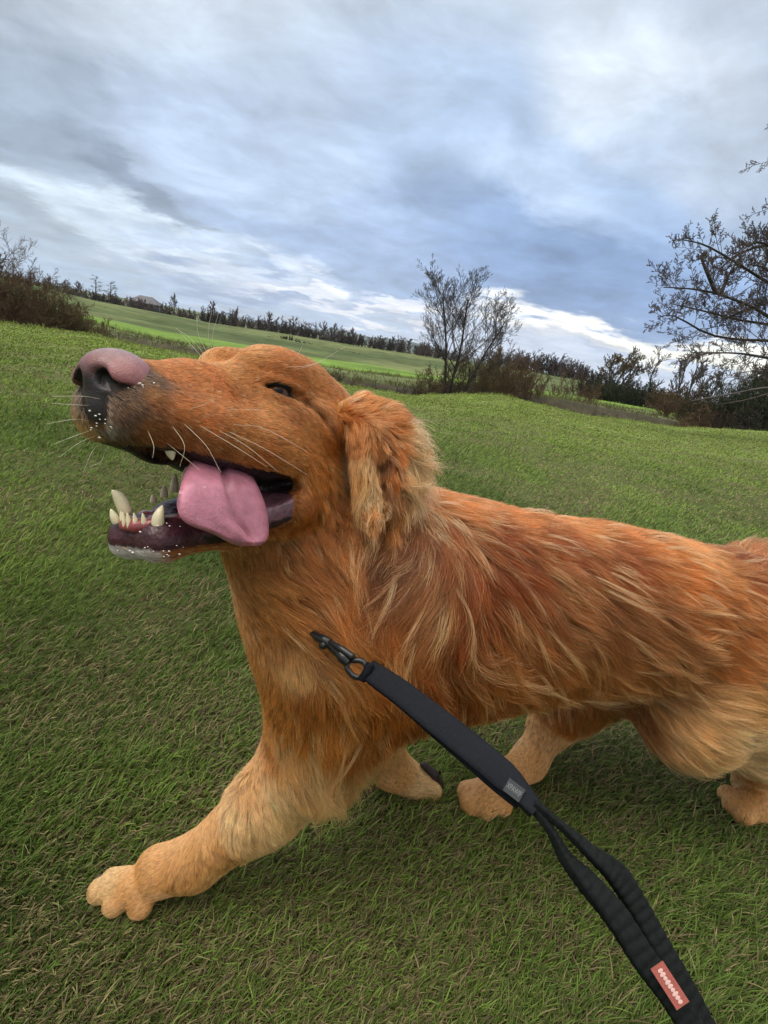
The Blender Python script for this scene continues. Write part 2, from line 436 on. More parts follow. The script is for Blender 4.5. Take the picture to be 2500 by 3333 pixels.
def build_ground():
    az = np.concatenate([np.linspace(-math.pi, -1.0, 40, endpoint=False), np.linspace(-1.0, 1.0, 420), np.linspace(1.0, math.pi, 40, endpoint=False)[1:]])
    na = len(az)
    zr = {k: at_row(r, az) for k, r in dict(A=ROW_A, B=ROW_B, C=ROW_C, D=ROW_D, E=ROW_E).items()}
    st = []                                         # stations: (z, r, colour)
    GR = np.array((.105, .135, .040)); LUSH = np.array((.13, .215, .036)); HILL = np.array((.070, .098, .034)); EARTH = np.array((.045, .040, .027)); DRY = np.array((.15, .14, .065)); FARC = np.array((.10, .12, .06))
    ra = zr['A'][1]
    for s in np.concatenate([[1e-5, .004], np.geomspace(.02, 1, 70)]):
        r = ra * s; x, y = np.sin(az) * r, np.cos(az) * r
        st.append((field_z(x, y), r, np.tile(GR * (.45 + .55 * min(1, s / .3)), (na, 1)) if s < .3 else GR + (np.array((.14, .205, .040)) - GR) * min(1, (s - .3) / .4) * np.ones((na, 1))))  # near turf darkened: foreground falloff and blade-gap shade painted into the ground tint
    def lerp(a, b, t, dz=0.0, dr=0.0): return (zr[a][0] * (1 - t) + zr[b][0] * t + dz, zr[a][1] * (1 - t) + zr[b][1] * t + dr)
    w = lambda sc, sd: (fbm(az * sc, az * 0 + sd, 4, sd) - .5)
    T = lambda c: np.tile(c, (na, 1))
    st.append((zr['A'][0] - .25 + w(40, 1) * .3, ra + .7, T(DRY)))
    st.append((zr['A'][0] - 1.1, ra + 1.8, T(EARTH)))
    st.append((zr['A'][0] - 1.4, ra + 4.5, T(EARTH)))
    st.append((zr['B'][0] - .7 + w(60, 5) * .4, zr['B'][1] - 2.0, T(EARTH)))
    st.append((zr['B'][0] - .1 + w(90, 6) * .35, zr['B'][1] - .8, T(EARTH)))
    st.append((zr['B'][0], zr['B'][1], T(EARTH * 1.2)))
    g = w(12, 7)[:, None] * 2
    st.append((zr['B'][0] + .03, zr['B'][1] + .6, T(HILL) * .7 + DRY * .3 + g * .04))
    for t in (.3, .6, .85): st.append((*lerp('B', 'C', t, (w(30, int(t * 100)) * .22)), T(HILL) * (.75 + .25 * t) + DRY * .25))
    z, r = lerp('B', 'C', .93, -.05); st.append((z, r, T(EARTH * .8)))
    z, r = lerp('B', 'C', .98, -.10); st.append((z, r, T(EARTH * .6)))
    st.append((zr['C'][0] + .06, zr['C'][1], T(LUSH)))
    for t in (.2, .5, .8, .97): st.append((*lerp('C', 'D', t), T(LUSH)))
    for t in np.concatenate([[.01], np.linspace(.03, 1, 26)]):
        z, r = lerp('D', 'E', t); x, y = np.sin(az) * r, np.cos(az) * r
        m = fbm(x * .06, y * .06, 4, 21)[:, None]
        n = (fbm(x * .12, y * .12, 4, 22) - .5) * 1.5 * math.sin(math.pi * t)
        st.append((z + n, r, T(HILL) * (.55 + 1.0 * m) + (DRY - HILL) * np.clip(m * 2 - .8, 0, 1) * .6))
    st.append((zr['E'][0] - .6, zr['E'][1] + 12, T(FARC)))
    st.append((zr['E'][0] * .6 - 1.5, zr['E'][1] + 80, T(FARC)))
    for R in (400, 900, 2500, 5500): st.append((np.full(na, -3.0), np.full(na, float(R)), T(FARC)))
    v = np.stack([np.stack([np.sin(az) * r, np.cos(az) * r, z + 0 * az], -1) for z, r, c in st]).reshape(-1, 3)
    col = np.concatenate([np.asarray(c) * np.ones((na, 1)) for z, r, c in st]).clip(.01, 1)
    ns = len(st); i = np.arange(ns - 1)[:, None]; j = np.arange(na)[None]; jn = (j + 1) % na
    f = np.stack([i * na + j, (i + 1) * na + j, (i + 1) * na + jn, i * na + jn], -1).reshape(-1, 4)[:, ::-1]
    v = np.concatenate([v]); g0 = [tuple(range(na))][0]
    m = ground_mat()
    o = mesh_obj('ground', v, f, m, col=col)
    tag(o, 'uneven green meadow sloping to a ditch and a far hillside', kind='structure'); return o
def ground_mat():
    m = bpy.data.materials.new('meadow'); m.use_nodes = True; nt = m.node_tree; N = nt.nodes; L = nt.links
    b = N['Principled BSDF']; b.inputs['Roughness'].default_value = .95; b.inputs['Specular IOR Level'].default_value = .12
    a = N.new('ShaderNodeAttribute'); a.attribute_name = 'tint'
    geo = N.new('ShaderNodeNewGeometry')
    def noise(sc, det, rough=.6):
        n = N.new('ShaderNodeTexNoise'); n.inputs['Scale'].default_value = sc; n.inputs['Detail'].default_value = det; n.inputs['Roughness'].default_value = rough
        L.new(geo.outputs['Position'], n.inputs['Vector']); return n
    def rmp(s, lo, hi, a_, b_):
        r = N.new('ShaderNodeMapRange'); r.inputs['From Min'].default_value = lo; r.inputs['From Max'].default_value = hi; r.inputs['To Min'].default_value = a_; r.inputs['To Max'].default_value = b_; L.new(s, r.inputs['Value']); return r.outputs[0]
    n1 = noise(1.3, 8); n2 = noise(40, 6, .7); n3 = noise(.35, 5)
    def mul(x, s):
        v = N.new('ShaderNodeVectorMath'); v.operation = 'SCALE'; L.new(x, v.inputs[0]); L.new(s, v.inputs['Scale']); return v.outputs[0]
    def mixc(f, x, rgb):
        n = N.new('ShaderNodeMix'); n.data_type = 'RGBA'; L.new(f, n.inputs[0]); L.new(x, n.inputs[6]); n.inputs[7].default_value = (*rgb, 1); return n.outputs[2]
    c = mixc(rmp(n1.outputs['Fac'], .50, .72, 0, .55), a.outputs['Color'], (.10, .085, .05))
    c = mul(c, rmp(n2.outputs['Fac'], .3, .7, .5, 1.4))
    c = mul(c, rmp(n3.outputs['Fac'], .3, .7, .85, 1.15))
    n4 = noise(.11, 9, .62); n5 = noise(.6, 7, .65)
    c = mul(c, rmp(n4.outputs['Fac'], .32, .68, .68, 1.34)); c = mul(c, rmp(n5.outputs['Fac'], .3, .7, .82, 1.18))
    L.new(c, b.inputs['Base Color'])
    bp = N.new('ShaderNodeBump'); bp.inputs['Strength'].default_value = .7; bp.inputs['Distance'].default_value = .02
    L.new(n2.outputs['Fac'], bp.inputs['Height']); L.new(bp.outputs[0], b.inputs['Normal'])
    return m
def grass_patch(x, y):
    """0..1: how brown and worn the turf is"""
    return np.clip((fbm(x * 2.3, y * 2.3, 4, 31) - .42) * 5, 0, 1), fbm(x * .9, y * .9, 3, 41)
def build_grass(n):
    az = rng.uniform(-.98, 1.05, n)
    lo, hi = .20, 26.0
    r = lo * (hi / lo) ** (rng.random(n) ** .95)
    m_ = n // 6; az[:m_] = rng.uniform(1.0, 2 * math.pi - 1.0, m_); r[:m_] = .15 * (6 / .15) ** rng.random(m_)
    za, ra = at_row(ROW_A, az)
    k = r < ra + .3; az, r = az[k], r[k]
    x, y = np.sin(az) * r, np.cos(az) * r; n = len(x)
    z = field_z(x, y)
    br, tone = grass_patch(x, y)
    dead = rng.random(n) < (.07 + .48 * br)
    ln = (.012 + .018 * rng.random(n)) * (.6 + .9 * fbm(x * 7, y * 7, 3, 71)) * (1 - .3 * br) * (1 + .03 * r)
    ln *= np.where(rng.random(n) < .08, 1.5, 1)
    wd = np.maximum(0.0007 + .0006 * rng.random(n), r * .00085)
    # blown and trodden one way, loosely
    dirn = rng.normal(0, .8, n) + .15 + 1.6 * (fbm(x * 1.7, y * 1.7, 3, 51) - .5)
    lean = rng.uniform(.5, 1.45, n); lean = np.where(dead, lean + .25, lean).clip(0, 1.5)
    K = 4; t = np.linspace(0, 1, K)
    ang = lean[:, None] * (.45 + .75 * t[None])
    dz = np.cos(ang); dh = np.sin(ang)
    hx = np.cumsum(np.concatenate([np.zeros((n, 1)), dh[:, :-1]], 1), 1) * (ln / (K - 1))[:, None]
    hz = np.cumsum(np.concatenate([np.zeros((n, 1)), dz[:, :-1]], 1), 1) * (ln / (K - 1))[:, None]
    pts = np.stack([x[:, None] + hx * np.cos(dirn)[:, None], y[:, None] + hx * np.sin(dirn)[:, None], z[:, None] - .003 + np.maximum(hz, .001)], -1)
    rad = wd[:, None] * (1 - .85 * t ** 1.6)[None]
    g1 = np.array((.100, .165, .034)); g2 = np.array((.235, .33, .066)); g3 = np.array((.060, .098, .022)); d1 = np.array((.29, .25, .12)); d2 = np.array((.17, .13, .070))
    u = rng.random((n, 1))
    c = g1 + (g2 - g1) * np.clip(tone[:, None] * 1.6 - .5 + .5 * u, 0, 1)
    c = c + (g3 - c) * np.clip(1.45 - 2.4 * fbm(x * 1.9, y * 1.9, 3, 61)[:, None] + .2 * u, 0, 1) * np.clip(1.2 - r[:, None] / 3, 0, 1)  # foreground dimming painted into the nearest blades
    c = np.where(dead[:, None], d2 + (d1 - d2) * rng.random((n, 1)), c)
    far = np.clip((r[:, None] - 2) / 8, 0, 1) * (1 - .6 * dead[:, None])
    c = c + (np.array((.21, .27, .045)) - c) * far * .75  # far blades brightened and yellowed: grazing light put into their colour
    c = c * (.42 + 1.0 * rng.random((n, 1)) ** 1.3)
    m = bpy.data.materials.new('grass blade'); m.use_nodes = True; N = m.node_tree.nodes; Lk = m.node_tree.links
    b = N['Principled BSDF']; b.inputs['Roughness'].default_value = .5; b.inputs['Specular IOR Level'].default_value = .3
    a = N.new('ShaderNodeAttribute'); a.attribute_name = 'tint'; Lk.new(a.outputs['Color'], b.inputs['Base Color'])
    tr = N.new('ShaderNodeBsdfTranslucent'); Lk.new(a.outputs['Color'], tr.inputs['Color'])
    mx = N.new('ShaderNodeMixShader'); mx.inputs[0].default_value = .3; Lk.new(b.outputs[0], mx.inputs[1]); Lk.new(tr.outputs[0], mx.inputs[2]); Lk.new(mx.outputs[0], N['Material Output'].inputs['Surface'])
    o = curves_obj('grass', pts, rad, c, m)
    tag(o, 'short trodden meadow grass, green with brown straw', 'grass', kind='stuff')

def build_rough(n):
    az = rng.uniform(-.95, .95, n)
    za, ra = at_row(ROW_A, az); zb, rb = at_row(ROW_B, az); zc, rc = at_row(ROW_C, az); zd, rd = at_row(ROW_D, az)
    u = rng.random(n); zone = rng.random(n)
    r = np.where(zone < .30, ra - .8 + 2.0 * u, np.where(zone < .75, rb - 3 + 4.5 * u, np.where(zone < .9, rb + (rc - rb) * u, rc - 1.5 + 1.5 * u)))
    keep = fbm(az * 60 + r * .7, r * .5, 3, 81) > .42; az, r = az[keep], r[keep]; n = len(az); zn = zone[keep]
    x, y = np.sin(az) * r, np.cos(az) * r
    z = np.array([gz(a, b) for a, b in zip(x, y)])
    ln = (.10 + .34 * rng.random(n) ** 2) * np.where(zn < .30, .38, 1)
    K = 4; t = np.linspace(0, 1, K); d = rng.uniform(0, 6.28, n); le = rng.uniform(.1, .9, n)
    pts = np.stack([x[:, None] + ln[:, None] * t ** 1.5 * (le * np.cos(d))[:, None], y[:, None] + ln[:, None] * t ** 1.5 * (le * np.sin(d))[:, None], z[:, None] - .02 + ln[:, None] * t * (1 - .35 * le[:, None] * t)], -1)
    rad = (.006 + .010 * rng.random(n))[:, None] * (1 - .8 * t)[None]
    c = np.array((.085, .105, .030)) + (np.array((.20, .165, .075)) - np.array((.085, .105, .030))) * (rng.random((n, 1)) ** 1.5)
    c = np.where((zn < .30)[:, None], np.array((.20, .25, .055)), c) * (.5 + .7 * rng.random((n, 1)))
    tag(curves_obj('rough_grass', pts, rad, c, bpy.data.materials['grass blade']), 'tall rough grass and dead stalks along the ditch banks', 'grass', kind='stuff')
# ------------------------------------------------------------------ trees, shrubs, hills
def tubes(P_, R, sides=3):
    """P_ n x k x 3, R n x k -> vertices and quads of open tubes"""
    n, k = R.shape
    T = np.gradient(P_, axis=1); T /= np.linalg.norm(T, axis=2, keepdims=True) + 1e-9
    ref = np.where(np.abs(T[..., 2:3]) < .8, np.array((0, 0, 1.0)), np.array((1.0, 0, 0)))
    A = np.cross(T, ref); A /= np.linalg.norm(A, axis=2, keepdims=True) + 1e-9
    B = np.cross(T, A)
    th = np.arange(sides) * 2 * math.pi / sides
    v = P_[:, :, None, :] + R[:, :, None, None] * (A[:, :, None, :] * np.cos(th)[None, None, :, None] + B[:, :, None, :] * np.sin(th)[None, None, :, None])
    i = (np.arange(n) * k * sides)[:, None, None]; j = (np.arange(k - 1) * sides)[None, :, None]; s = np.arange(sides)[None, None]
    s2 = (s + 1) % sides
    f = np.stack([i + j + s, i + j + s2, i + j + sides + s2, i + j + sides + s], -1).reshape(-1, 4)
    return v.reshape(-1, 3), f
def grow(starts, length, radius, levels, rs, spread=.6, up=.25, kids=(4, 5, 6), ratio=.62, K=5, wig=.10, first=.25, rounded=False):
    """starts: list of polylines (m x 3) of the main limbs; returns per-level polylines and radii"""
    out = []
    cur = []
    for p in starts:
        p = catmull(np.array(p), 9)
        cur.append((p, radius[0] if np.isscalar(radius[0]) else radius[0], ))
    lv = [(np.array([c[0] for c in cur]), np.array([radius[0] * (1 - .62 * np.linspace(0, 1, 9)) for _ in cur]))]
    P0, R0_ = lv[0]; Ln = np.array([np.linalg.norm(np.diff(p, axis=0), axis=1).sum() for p in P0])
    for L in range(levels):
        n, k = R0_.shape
        m = kids[L]
        idx = np.repeat(np.arange(n), m)
        t = (first + (1 - first) * ((np.tile(np.arange(m), n) + rs.random(n * m)) / m)).clip(0, .999)
        ii = (t * (k - 1)).astype(int); f = (t * (k - 1) - ii)[:, None]
        p = P0[idx, ii] * (1 - f) + P0[idx, ii + 1] * f
        d = P0[idx, ii + 1] - P0[idx, ii]; d /= np.linalg.norm(d, axis=1, keepdims=True)
        q = rs.normal(0, 1, (len(idx), 3)); q -= d * (q * d).sum(1, keepdims=True); q /= np.linalg.norm(q, axis=1, keepdims=True)
        a = spread * (.7 + .6 * rs.random(len(idx)))
        nd = d * np.cos(a)[:, None] + q * np.sin(a)[:, None]; nd[:, 2] += up; nd /= np.linalg.norm(nd, axis=1, keepdims=True)
        ln = Ln[idx] * ratio * (1.1 - .55 * t) * (.7 + .5 * rs.random(len(idx)))
        kk = K
        h = (ln / (kk - 1))[:, None]; pts = [p]; dd = nd
        for s in range(1, kk):
            dd = dd + rs.normal(0, wig * 1.6, dd.shape); dd[:, 2] += up * .3; dd /= np.linalg.norm(dd, axis=1, keepdims=True)
            pts.append(pts[-1] + dd * h)
        if L == 0 and rounded: ln = ln * (.45 + .95 * np.sin(math.pi * np.clip((t - first) / (1 - first), 0, 1) ** .75 * .92 + .12)) / (1.1 - .55 * t)
        rr = R0_[idx, ii] * .46
        rr = np.maximum(rr, radius[1])
        P1 = np.stack(pts, 1); R1 = rr[:, None] * (1 - .6 * np.linspace(0, 1, kk))[None]
        lv.append((P1, R1)); P0, R0_, Ln = P1, R1, ln
    return lv
def sprays(name, lv, m, t, at, tone=(1, 1, 1), rs=None):
    """all branch levels of one crown as one curves object (4 points each)"""
    P_, R_ = [], []
    for P1, R1 in lv:
        k = P1.shape[1]
        if k != 5:
            i = np.linspace(0, k - 1, 5).round().astype(int); P1 = P1[:, i]; R1 = R1[:, i]
        P_.append(P1); R_.append(R1)
    P_ = np.concatenate(P_); R_ = np.concatenate(R_)
    c = np.ones((len(P_), 3))
    return curves_obj(name, P_, R_, c, m, t, at)
M_bark = mat('bark', (.050, .042, .038), rough=.9, noise=9, vary=.4, spec=.1)
def twig_mat(name, c): return mat(name, c, rough=.9, noise=.8, vary=.35, spec=.05)
M_twig = twig_mat('bare twigs', (.100, .088, .088)); M_twig2 = twig_mat('purple brown twigs', (.105, .080, .080)); M_twig3 = twig_mat('olive twigs', (.115, .088, .048)); M_dark = twig_mat('dark ivy', (.035, .042, .024)); M_red = twig_mat('russet twigs', (.105, .070, .046)); M_conifer = twig_mat('conifer needles', (.03, .045, .032))
def bare_tree(name, at, height, label, width=.8, seed=1, stems=1, twig=None, lean=0.0, dens=1.0, levels=4, group=None, cat='tree', trunk_r=None, tr=None, crown_from=.25, kids=None, rounded=True):
    rs = np.random.default_rng(seed)
    at = np.asarray(at, float); t = empty(name, at); tag(t, label, cat, group)
    H_ = height; starts = []
    for s in range(stems):
        a = rs.random() * 6.28; sp = (0 if stems == 1 else .10 + .22 * rs.random()) * width
        dx, dy = math.cos(a) * sp + lean, math.sin(a) * sp
        top = np.array((dx * H_, dy * H_, H_ * (.80 if stems > 1 else .78) * (1 - .25 * rs.random() * (stems > 1))))
        starts.append([at + (0, 0, -.2), at + top * .3 + rs.normal(0, .012, 3) * H_, at + top * .65 + rs.normal(0, .02, 3) * H_, at + top])
    r0 = trunk_r or H_ * .018
    kids = (kids or [max(3, int(9 * dens)), 7, 6, 5])[:levels]
    lv = grow(starts, H_, (r0, tr or H_ * .0013), levels, rs, spread=.75 * width + .1, up=.16, kids=kids, ratio=.44, first=crown_from, rounded=rounded)
    v, f = tubes(*lv[0], 7); mesh_obj('trunk', v, f, M_bark, t, loc=at)
    v, f = tubes(*lv[1], 5); mesh_obj('limbs', v, f, twig or M_bark, t, loc=at)
    sprays('crown', lv[2:], twig or M_twig, t, at)
    return t
def shrub(name, at, w, h, label, seed=1, twig=None, n=260, group=None, cat='shrub', up=.9, r=.006, d=None, bushy=1.0, kids=None):
    """a thicket of thin stems and twigs, one mesh of stems and one of twigs"""
    rs = np.random.default_rng(seed); at = np.asarray(at, float)
    t = empty(name, at); tag(t, label, cat, group)
    kids = kids or ((8, 7, 5) if bushy < 1.3 else (9, 8, 6))
    m = max(5, n // 22); a = rs.random(m) * 6.28; q = np.sqrt(rs.random(m)); d = d or w
    base = np.stack([np.cos(a) * q * w * .38, np.sin(a) * q * d * .38, np.full(m, -.15)], -1)
    top = np.stack([np.cos(a) * q * w * .5, np.sin(a) * q * d * .5, 1.15 * h * (1 - .45 * q ** 2) * (.6 + .3 * rs.random(m))], -1)
    starts = [[at + b, at + b * .6 + c * .4 + rs.normal(0, .04, 3) * h, at + c] for b, c in zip(base, top)]
    lv = grow(starts, h, (r * 1.6, r * .55), len(kids), rs, spread=.8, up=.12, kids=kids, ratio=.46, first=.05, wig=.10)
    v, f = tubes(*lv[0], 4); mesh_obj('stems', v, f, twig or M_twig3, t, loc=at)
    sprays('twigs', lv[1:], twig or M_twig3, t, at)
    return t
def gz(x, y):
    """height of the land anywhere the camera sees it beyond the near field"""
    az = math.atan2(x, y); r = math.hypot(x, y); S = []
    za, ra = at_row(ROW_A, az); zb, rb = at_row(ROW_B, az); zc, rc = at_row(ROW_C, az); zd, rd = at_row(ROW_D, az); ze, re_ = at_row(ROW_E, az)
    if r < ra: return float(field_z(np.array([x]), np.array([y]))[0])
    return float(np.interp(r, [ra, ra + 1.8, ra + 4.5, rb - 2, rb, rc, rd, re_, re_ + 12, re_ + 80, 400], [za, za - 1.1, za - 1.4, zb - .7, zb, zc, zd, ze, ze - .6, ze * .6 - 1.5, -3]))
def spot(fx, Y):
    """the point of the land in the photograph's column fx at depth Y, found at horizon height"""
    fy = 1125 + .185 * (fx - 1250)
    for _ in range(3):
        p = P(fx, fy, Y); p[2] = gz(p[0], p[1]); fy = project(p)[1]; 
    return p
def top_height(at, fx, fy):
    """height that brings the top of a thing at AT to the photograph's row fy"""
    lo, hi = .1, 60
    for _ in range(40):
        m = (lo + hi) / 2
        if project(at + np.array((0, 0, m)))[1] > fy: lo = m
        else: hi = m
    return m
def build_far():
    # blue hills
    prof = [(200, 1010), (500, 1030), (800, 1052), (1000, 1072), (1040, 1076), (1065, 1069), (1090, 1068), (1130, 1079), (1200, 1096), (1310, 1106), (1380, 1122), (1500, 1156), (2500, 1352)]
    v = []; 
    for i in range(241):
        fx = 200 + i * (2300 / 240); fy = np.interp(fx, [q[0] for q in prof], [q[1] for q in prof]) + (vnoise(fx / 13, 0.5, 3) - .5) * 2
        for Y, s in ((2700, 0), (3000, .75), (3600, 1), (4400, .2)):
            p = P(fx, fy, Y); top = p[2]; p[2] = -5 + (max(top, -3) + 5) * s if s < 1 else top; v.append(p)
    f = [(i * 4 + j, i * 4 + j + 1, (i + 1) * 4 + j + 1, (i + 1) * 4 + j) for i in range(240) for j in range(3)]
    tag(mesh_obj('hills', v, f, mat('wooded hill', (.050, .065, .050), rough=1, noise=.01, vary=.3, spec=0)), 'low wooded hills on the horizon', kind='structure')
def build_vegetation():
    g = 'bare trees beyond the ditch'
    # the lone tree
    at = spot(1458, 23.5); at[2] -= .1
    h = top_height(at, 1480, 852)
    bare_tree('bare_tree', at, h * 1.02, 'tall bare multi-stemmed tree standing alone behind the ditch, brown thicket at its foot', width=.74, seed=15, stems=3, lean=.03, dens=1.7, tr=.0045, trunk_r=.070, crown_from=.36, kids=[14, 9, 7, 7])
    # the thicket right of it
    def sh(fx, Y, w, top, label, seed, twig, n=300, **k):
        p = spot(fx, Y); h = top_height(p, fx, top); return shrub(k.pop('name', 'shrub'), p, w, h, label, seed, twig, n, **k)
    gs = 'brown thicket around the lone tree'
    sh(1400, 24, 2.0, 1175, 'low olive brown bush at the left foot of the lone tree', 3, M_twig3, 420, group=gs, r=.010)
    sh(1530, 24.5, 3.0, 1085, 'tallest russet bush of the thicket, just right of the lone tree', 4, M_twig3, 700, group=gs, r=.010)
    sh(1600, 27, 3.4, 1120, 'wide russet bush in the middle of the thicket right of the lone tree', 5, M_red, 700, group=gs, r=.010)
    sh(1680, 29, 3.4, 1170, 'lower russet bush at the right end of the thicket by the lone tree', 6, M_red, 640, group=gs, r=.011)
    sh(1490, 22.5, 3.4, 1240, 'dark tangle of brambles on the ditch bank under the lone tree', 7, M_bark, 560, group=gs, r=.010, cat='bramble', name='bramble')
    sh(1330, 23.0, 2.4, 1262, 'low dark brambles on the ditch bank left of the lone tree', 8, M_bark, 360, group=gs, r=.010, cat='bramble', name='bramble')
    sh(1840, 34, 4.4, 1205, 'loose russet bush standing alone on the far bank, right of the thicket', 9, M_red, 420, r=.010)
    # left thicket
    gl = 'thicket at the left edge'
    sh(10, 17, 3.6, 815, 'tall brown thicket at the far left edge of the field', 10, M_red, 1300, group=gl, r=.008, kids=(9, 8, 7))
    sh(110, 18, 3.2, 885, 'brown bush second from the left edge, behind the field', 11, M_twig3, 1200, group=gl, r=.008, kids=(9, 8, 7))
    sh(195, 19, 2.6, 950, 'olive brown bush right of the tall thicket on the left', 12, M_twig3, 900, group=gl, r=.008, kids=(9, 8, 7))
    sh(265, 20, 2.4, 1005, 'lowest olive bush at the right end of the left thicket', 13, M_twig3, 640, group=gl, r=.011)
    p = spot(-30, 24); bare_tree('bare_tree', p, top_height(p, -20, 800), 'dark bare tree cut off by the left edge of the picture', width=.6, seed=5, stems=2, tr=.012, dens=1.4)
    # trees and hedge along the hilltop
    hill = 150
    rs = np.random.default_rng(77)
    gt = 'trees along the hilltop'
    def far_tree(fx, top, label, seed, Y=hill, width=.6, twig=None, stems=1, dens=.9, levels=3, nm='bare_tree', tr=.05, **k):
        p = spot(fx, Y); bare_tree(nm, p, top_height(p, fx, top), label, width=width, seed=seed, twig=twig, stems=stems, dens=dens, levels=levels, tr=tr, group=gt, **k)
    for i, (fx, top, w, lab) in enumerate([(160, 890, .8, 'grey bare tree on the hilltop behind the left thicket'), (215, 905, .9, 'rounded purplish tree on the hilltop left of the pines'), (258, 915, .8, 'small purplish tree on the hilltop beside the left pine'),
            (568, 950, .5, 'upright bare tree on the hilltop right of the flat-roofed house'), (688, 972, .35, 'slim pointed bare tree on the hilltop hedge above the raised brow'), (766, 998, .35, 'small pointed tree sticking out of the hilltop hedge'), (872, 1012, .7, 'pale round bare tree on the hilltop hedge left of the ivy-clad one'),
            (950, 1026, .6, 'round-headed tree with a dark trunk on the hilltop hedge'), (1045, 1042, .8, 'pale round bare tree left of the blue hill'), (1082, 1046, .8, 'pale round bare tree in front of the blue hill'), (1142, 1062, .8, 'pale round bare tree right of the blue hill top'), (1325, 1098, .8, 'small round tree on the skyline left of the lone tree')]):
        far_tree(fx, top, lab, 20 + i, width=w, twig=M_twig if i % 2 else M_twig2)
    for i, (fx, top, lab) in enumerate([(60, 885, 'grey tree mass behind the left thicket on the hilltop'), (120, 900, 'purplish broad tree on the hilltop, second from the left thicket'), (185, 912, 'brownish broad tree on the hilltop between two grey ones'), (235, 925, 'low broad tree on the hilltop left of the pines'), (285, 935, 'low dark tree at the foot of the taller pine'), (335, 948, 'low dark tree between the two pines'), (385, 955, 'low purplish tree right of the spreading pine'), (420, 962, 'low dark tree left of the hilltop house')]):
        p = spot(fx, hill - 2); shrub('broad_tree', p, 12, top_height(p, fx, top), lab, 500 + i, (M_twig2, M_twig, M_bark)[i % 3], 330, group=gt, r=.06, d=7, cat='tree', kids=(9, 7, 4))
    # pines
    for i, (fx, top, lab) in enumerate([(312, 896, 'taller dark pine on the hilltop, the left one of two'), (360, 914, 'spreading dark pine on the hilltop, the right one of two')]):
        p = spot(fx, hill); conifer(p, top_height(p, fx, top), lab, 40 + i, gt)
    # a building
    house(spot(478, hill + 6), 'flat-topped dark house with a pale wall on the hilltop among trees')
    # hedge
    gh = 'hedgerow bushes along the hilltop'
    xs = [(430, 962), (450, 970), (512, 985), (545, 990), (600, 1000), (640, 1004), (672, 1004), (710, 1006), (740, 1010), (775, 1012), (806, 1020), (838, 1026), (870, 1030), (900, 1036), (930, 1040), (962, 1044), (995, 1050), (1030, 1058), (1062, 1062), (1096, 1066), (1128, 1072), (1160, 1080), (1195, 1088), (1230, 1094), (1262, 1098), (1300, 1100), (1340, 1104), (1380, 1112)]
    tones = ['dark', 'purplish', 'brown', 'low', 'dense', 'ragged']
    left = 400
    for i, (fx, top) in enumerate(xs):
        p = spot(fx, hill - 8 + rs.random() * 6); h = top_height(p, fx, top - 2 + rs.random() * 5)
        shrub('hedge_bush', p, 11.5, h, HEDGE[i], 100 + i, (M_bark, M_twig2, M_twig)[i % 3], 300, group=gh, r=.06, d=5, kids=(9, 7, 4))
    # bushes on the slope
    for i, (fx, Y, top, lab, tw) in enumerate([(905, 100, 1098, 'leftmost of three bushes in the hillside clump above the forehead', M_twig3), (945, 100, 1092, 'middle dark bush of the clump on the hillside', M_dark), (990, 98, 1112, 'right bush of the clump on the hillside, dark green', M_dark), (1130, 90, 1150, 'small round bush alone on the hillside', M_twig3), (1172, 88, 1170, 'tiny dark bush right of the small round one on the hillside', M_dark),
            (335, 95, 1042, 'small dark bush low on the hillside above the nose', M_dark), (470, 95, 1070, 'tiny dark bush on the hillside right of the nose', M_dark), (385, 100, 1038, 'small brown bush high on the hillside above the muzzle', M_twig3)]):
        p = spot(fx, Y); shrub('shrub', p, 4.2 if i < 4 else 2.4, top_height(p, fx, top), lab, 60 + i, tw, 300, r=.05, kids=(9, 8))
    # wood to the right of the lone tree
    gw = 'wood on the skyline right of the lone tree'
    for i, (fx, top) in enumerate([(1400, 1122), (1440, 1120), (1640, 1128), (1672, 1140), (1705, 1138), (1738, 1146), (1770, 1152), (1800, 1156), (1832, 1164), (1862, 1172), (1895, 1186), (1925, 1196)]):
        p = spot(fx, 128 + rs.random() * 8); shrub('wood_edge_tree', p, 10.5, top_height(p, fx, top), WOOD[i], 200 + i, (M_twig2, M_bark, M_twig2)[i % 3], 330, group=gw, r=.06, d=7, cat='tree', kids=(9, 7, 4))
    # right-hand trees
    gr = 'trees behind the big tree on the right'
    def rt(fx, Y, top, lab, seed, width=.7, stems=1, tw=None, dens=1.3, tr=.014, levels=4, **k):
        p = spot(fx, Y); bare_tree('bare_tree', p, top_height(p, fx, top), lab, width=width, seed=seed, stems=stems, twig=tw, dens=dens, tr=tr, levels=levels, group=gr, **k)
    rt(1985, 62, 1092, 'round bare tree on the right with the bright sky behind it', 31, .85, 3, M_twig3, 1.2, tr=.028)
    rt(2100, 66, 1130, 'thin pale bare tree right of the round one', 32, .6, 1, M_twig, .8, tr=.022)
    rt(2180, 50, 1150, 'bare tree with a dark ivy trunk, first right of the thin pale one', 33, .6, 1, M_twig2, 1.0, tr=.020)
    rt(2215, 46, 1140, 'bare tree with a dark ivy trunk, second right of the thin pale one', 34, .6, 1, M_twig2, 1.0, tr=.020)
    rt(2275, 40, 1150, 'leaning bare tree between the ivy trunks and the big tree', 35, .7, 2, M_twig, 1.0, tr=.018)
    rt(2440, 34, 1120, 'bushy bare tree behind the lower limbs of the big tree', 36, .8, 3, M_twig2, 1.2, tr=.016)
    gd = 'dark undergrowth under the right-hand trees'
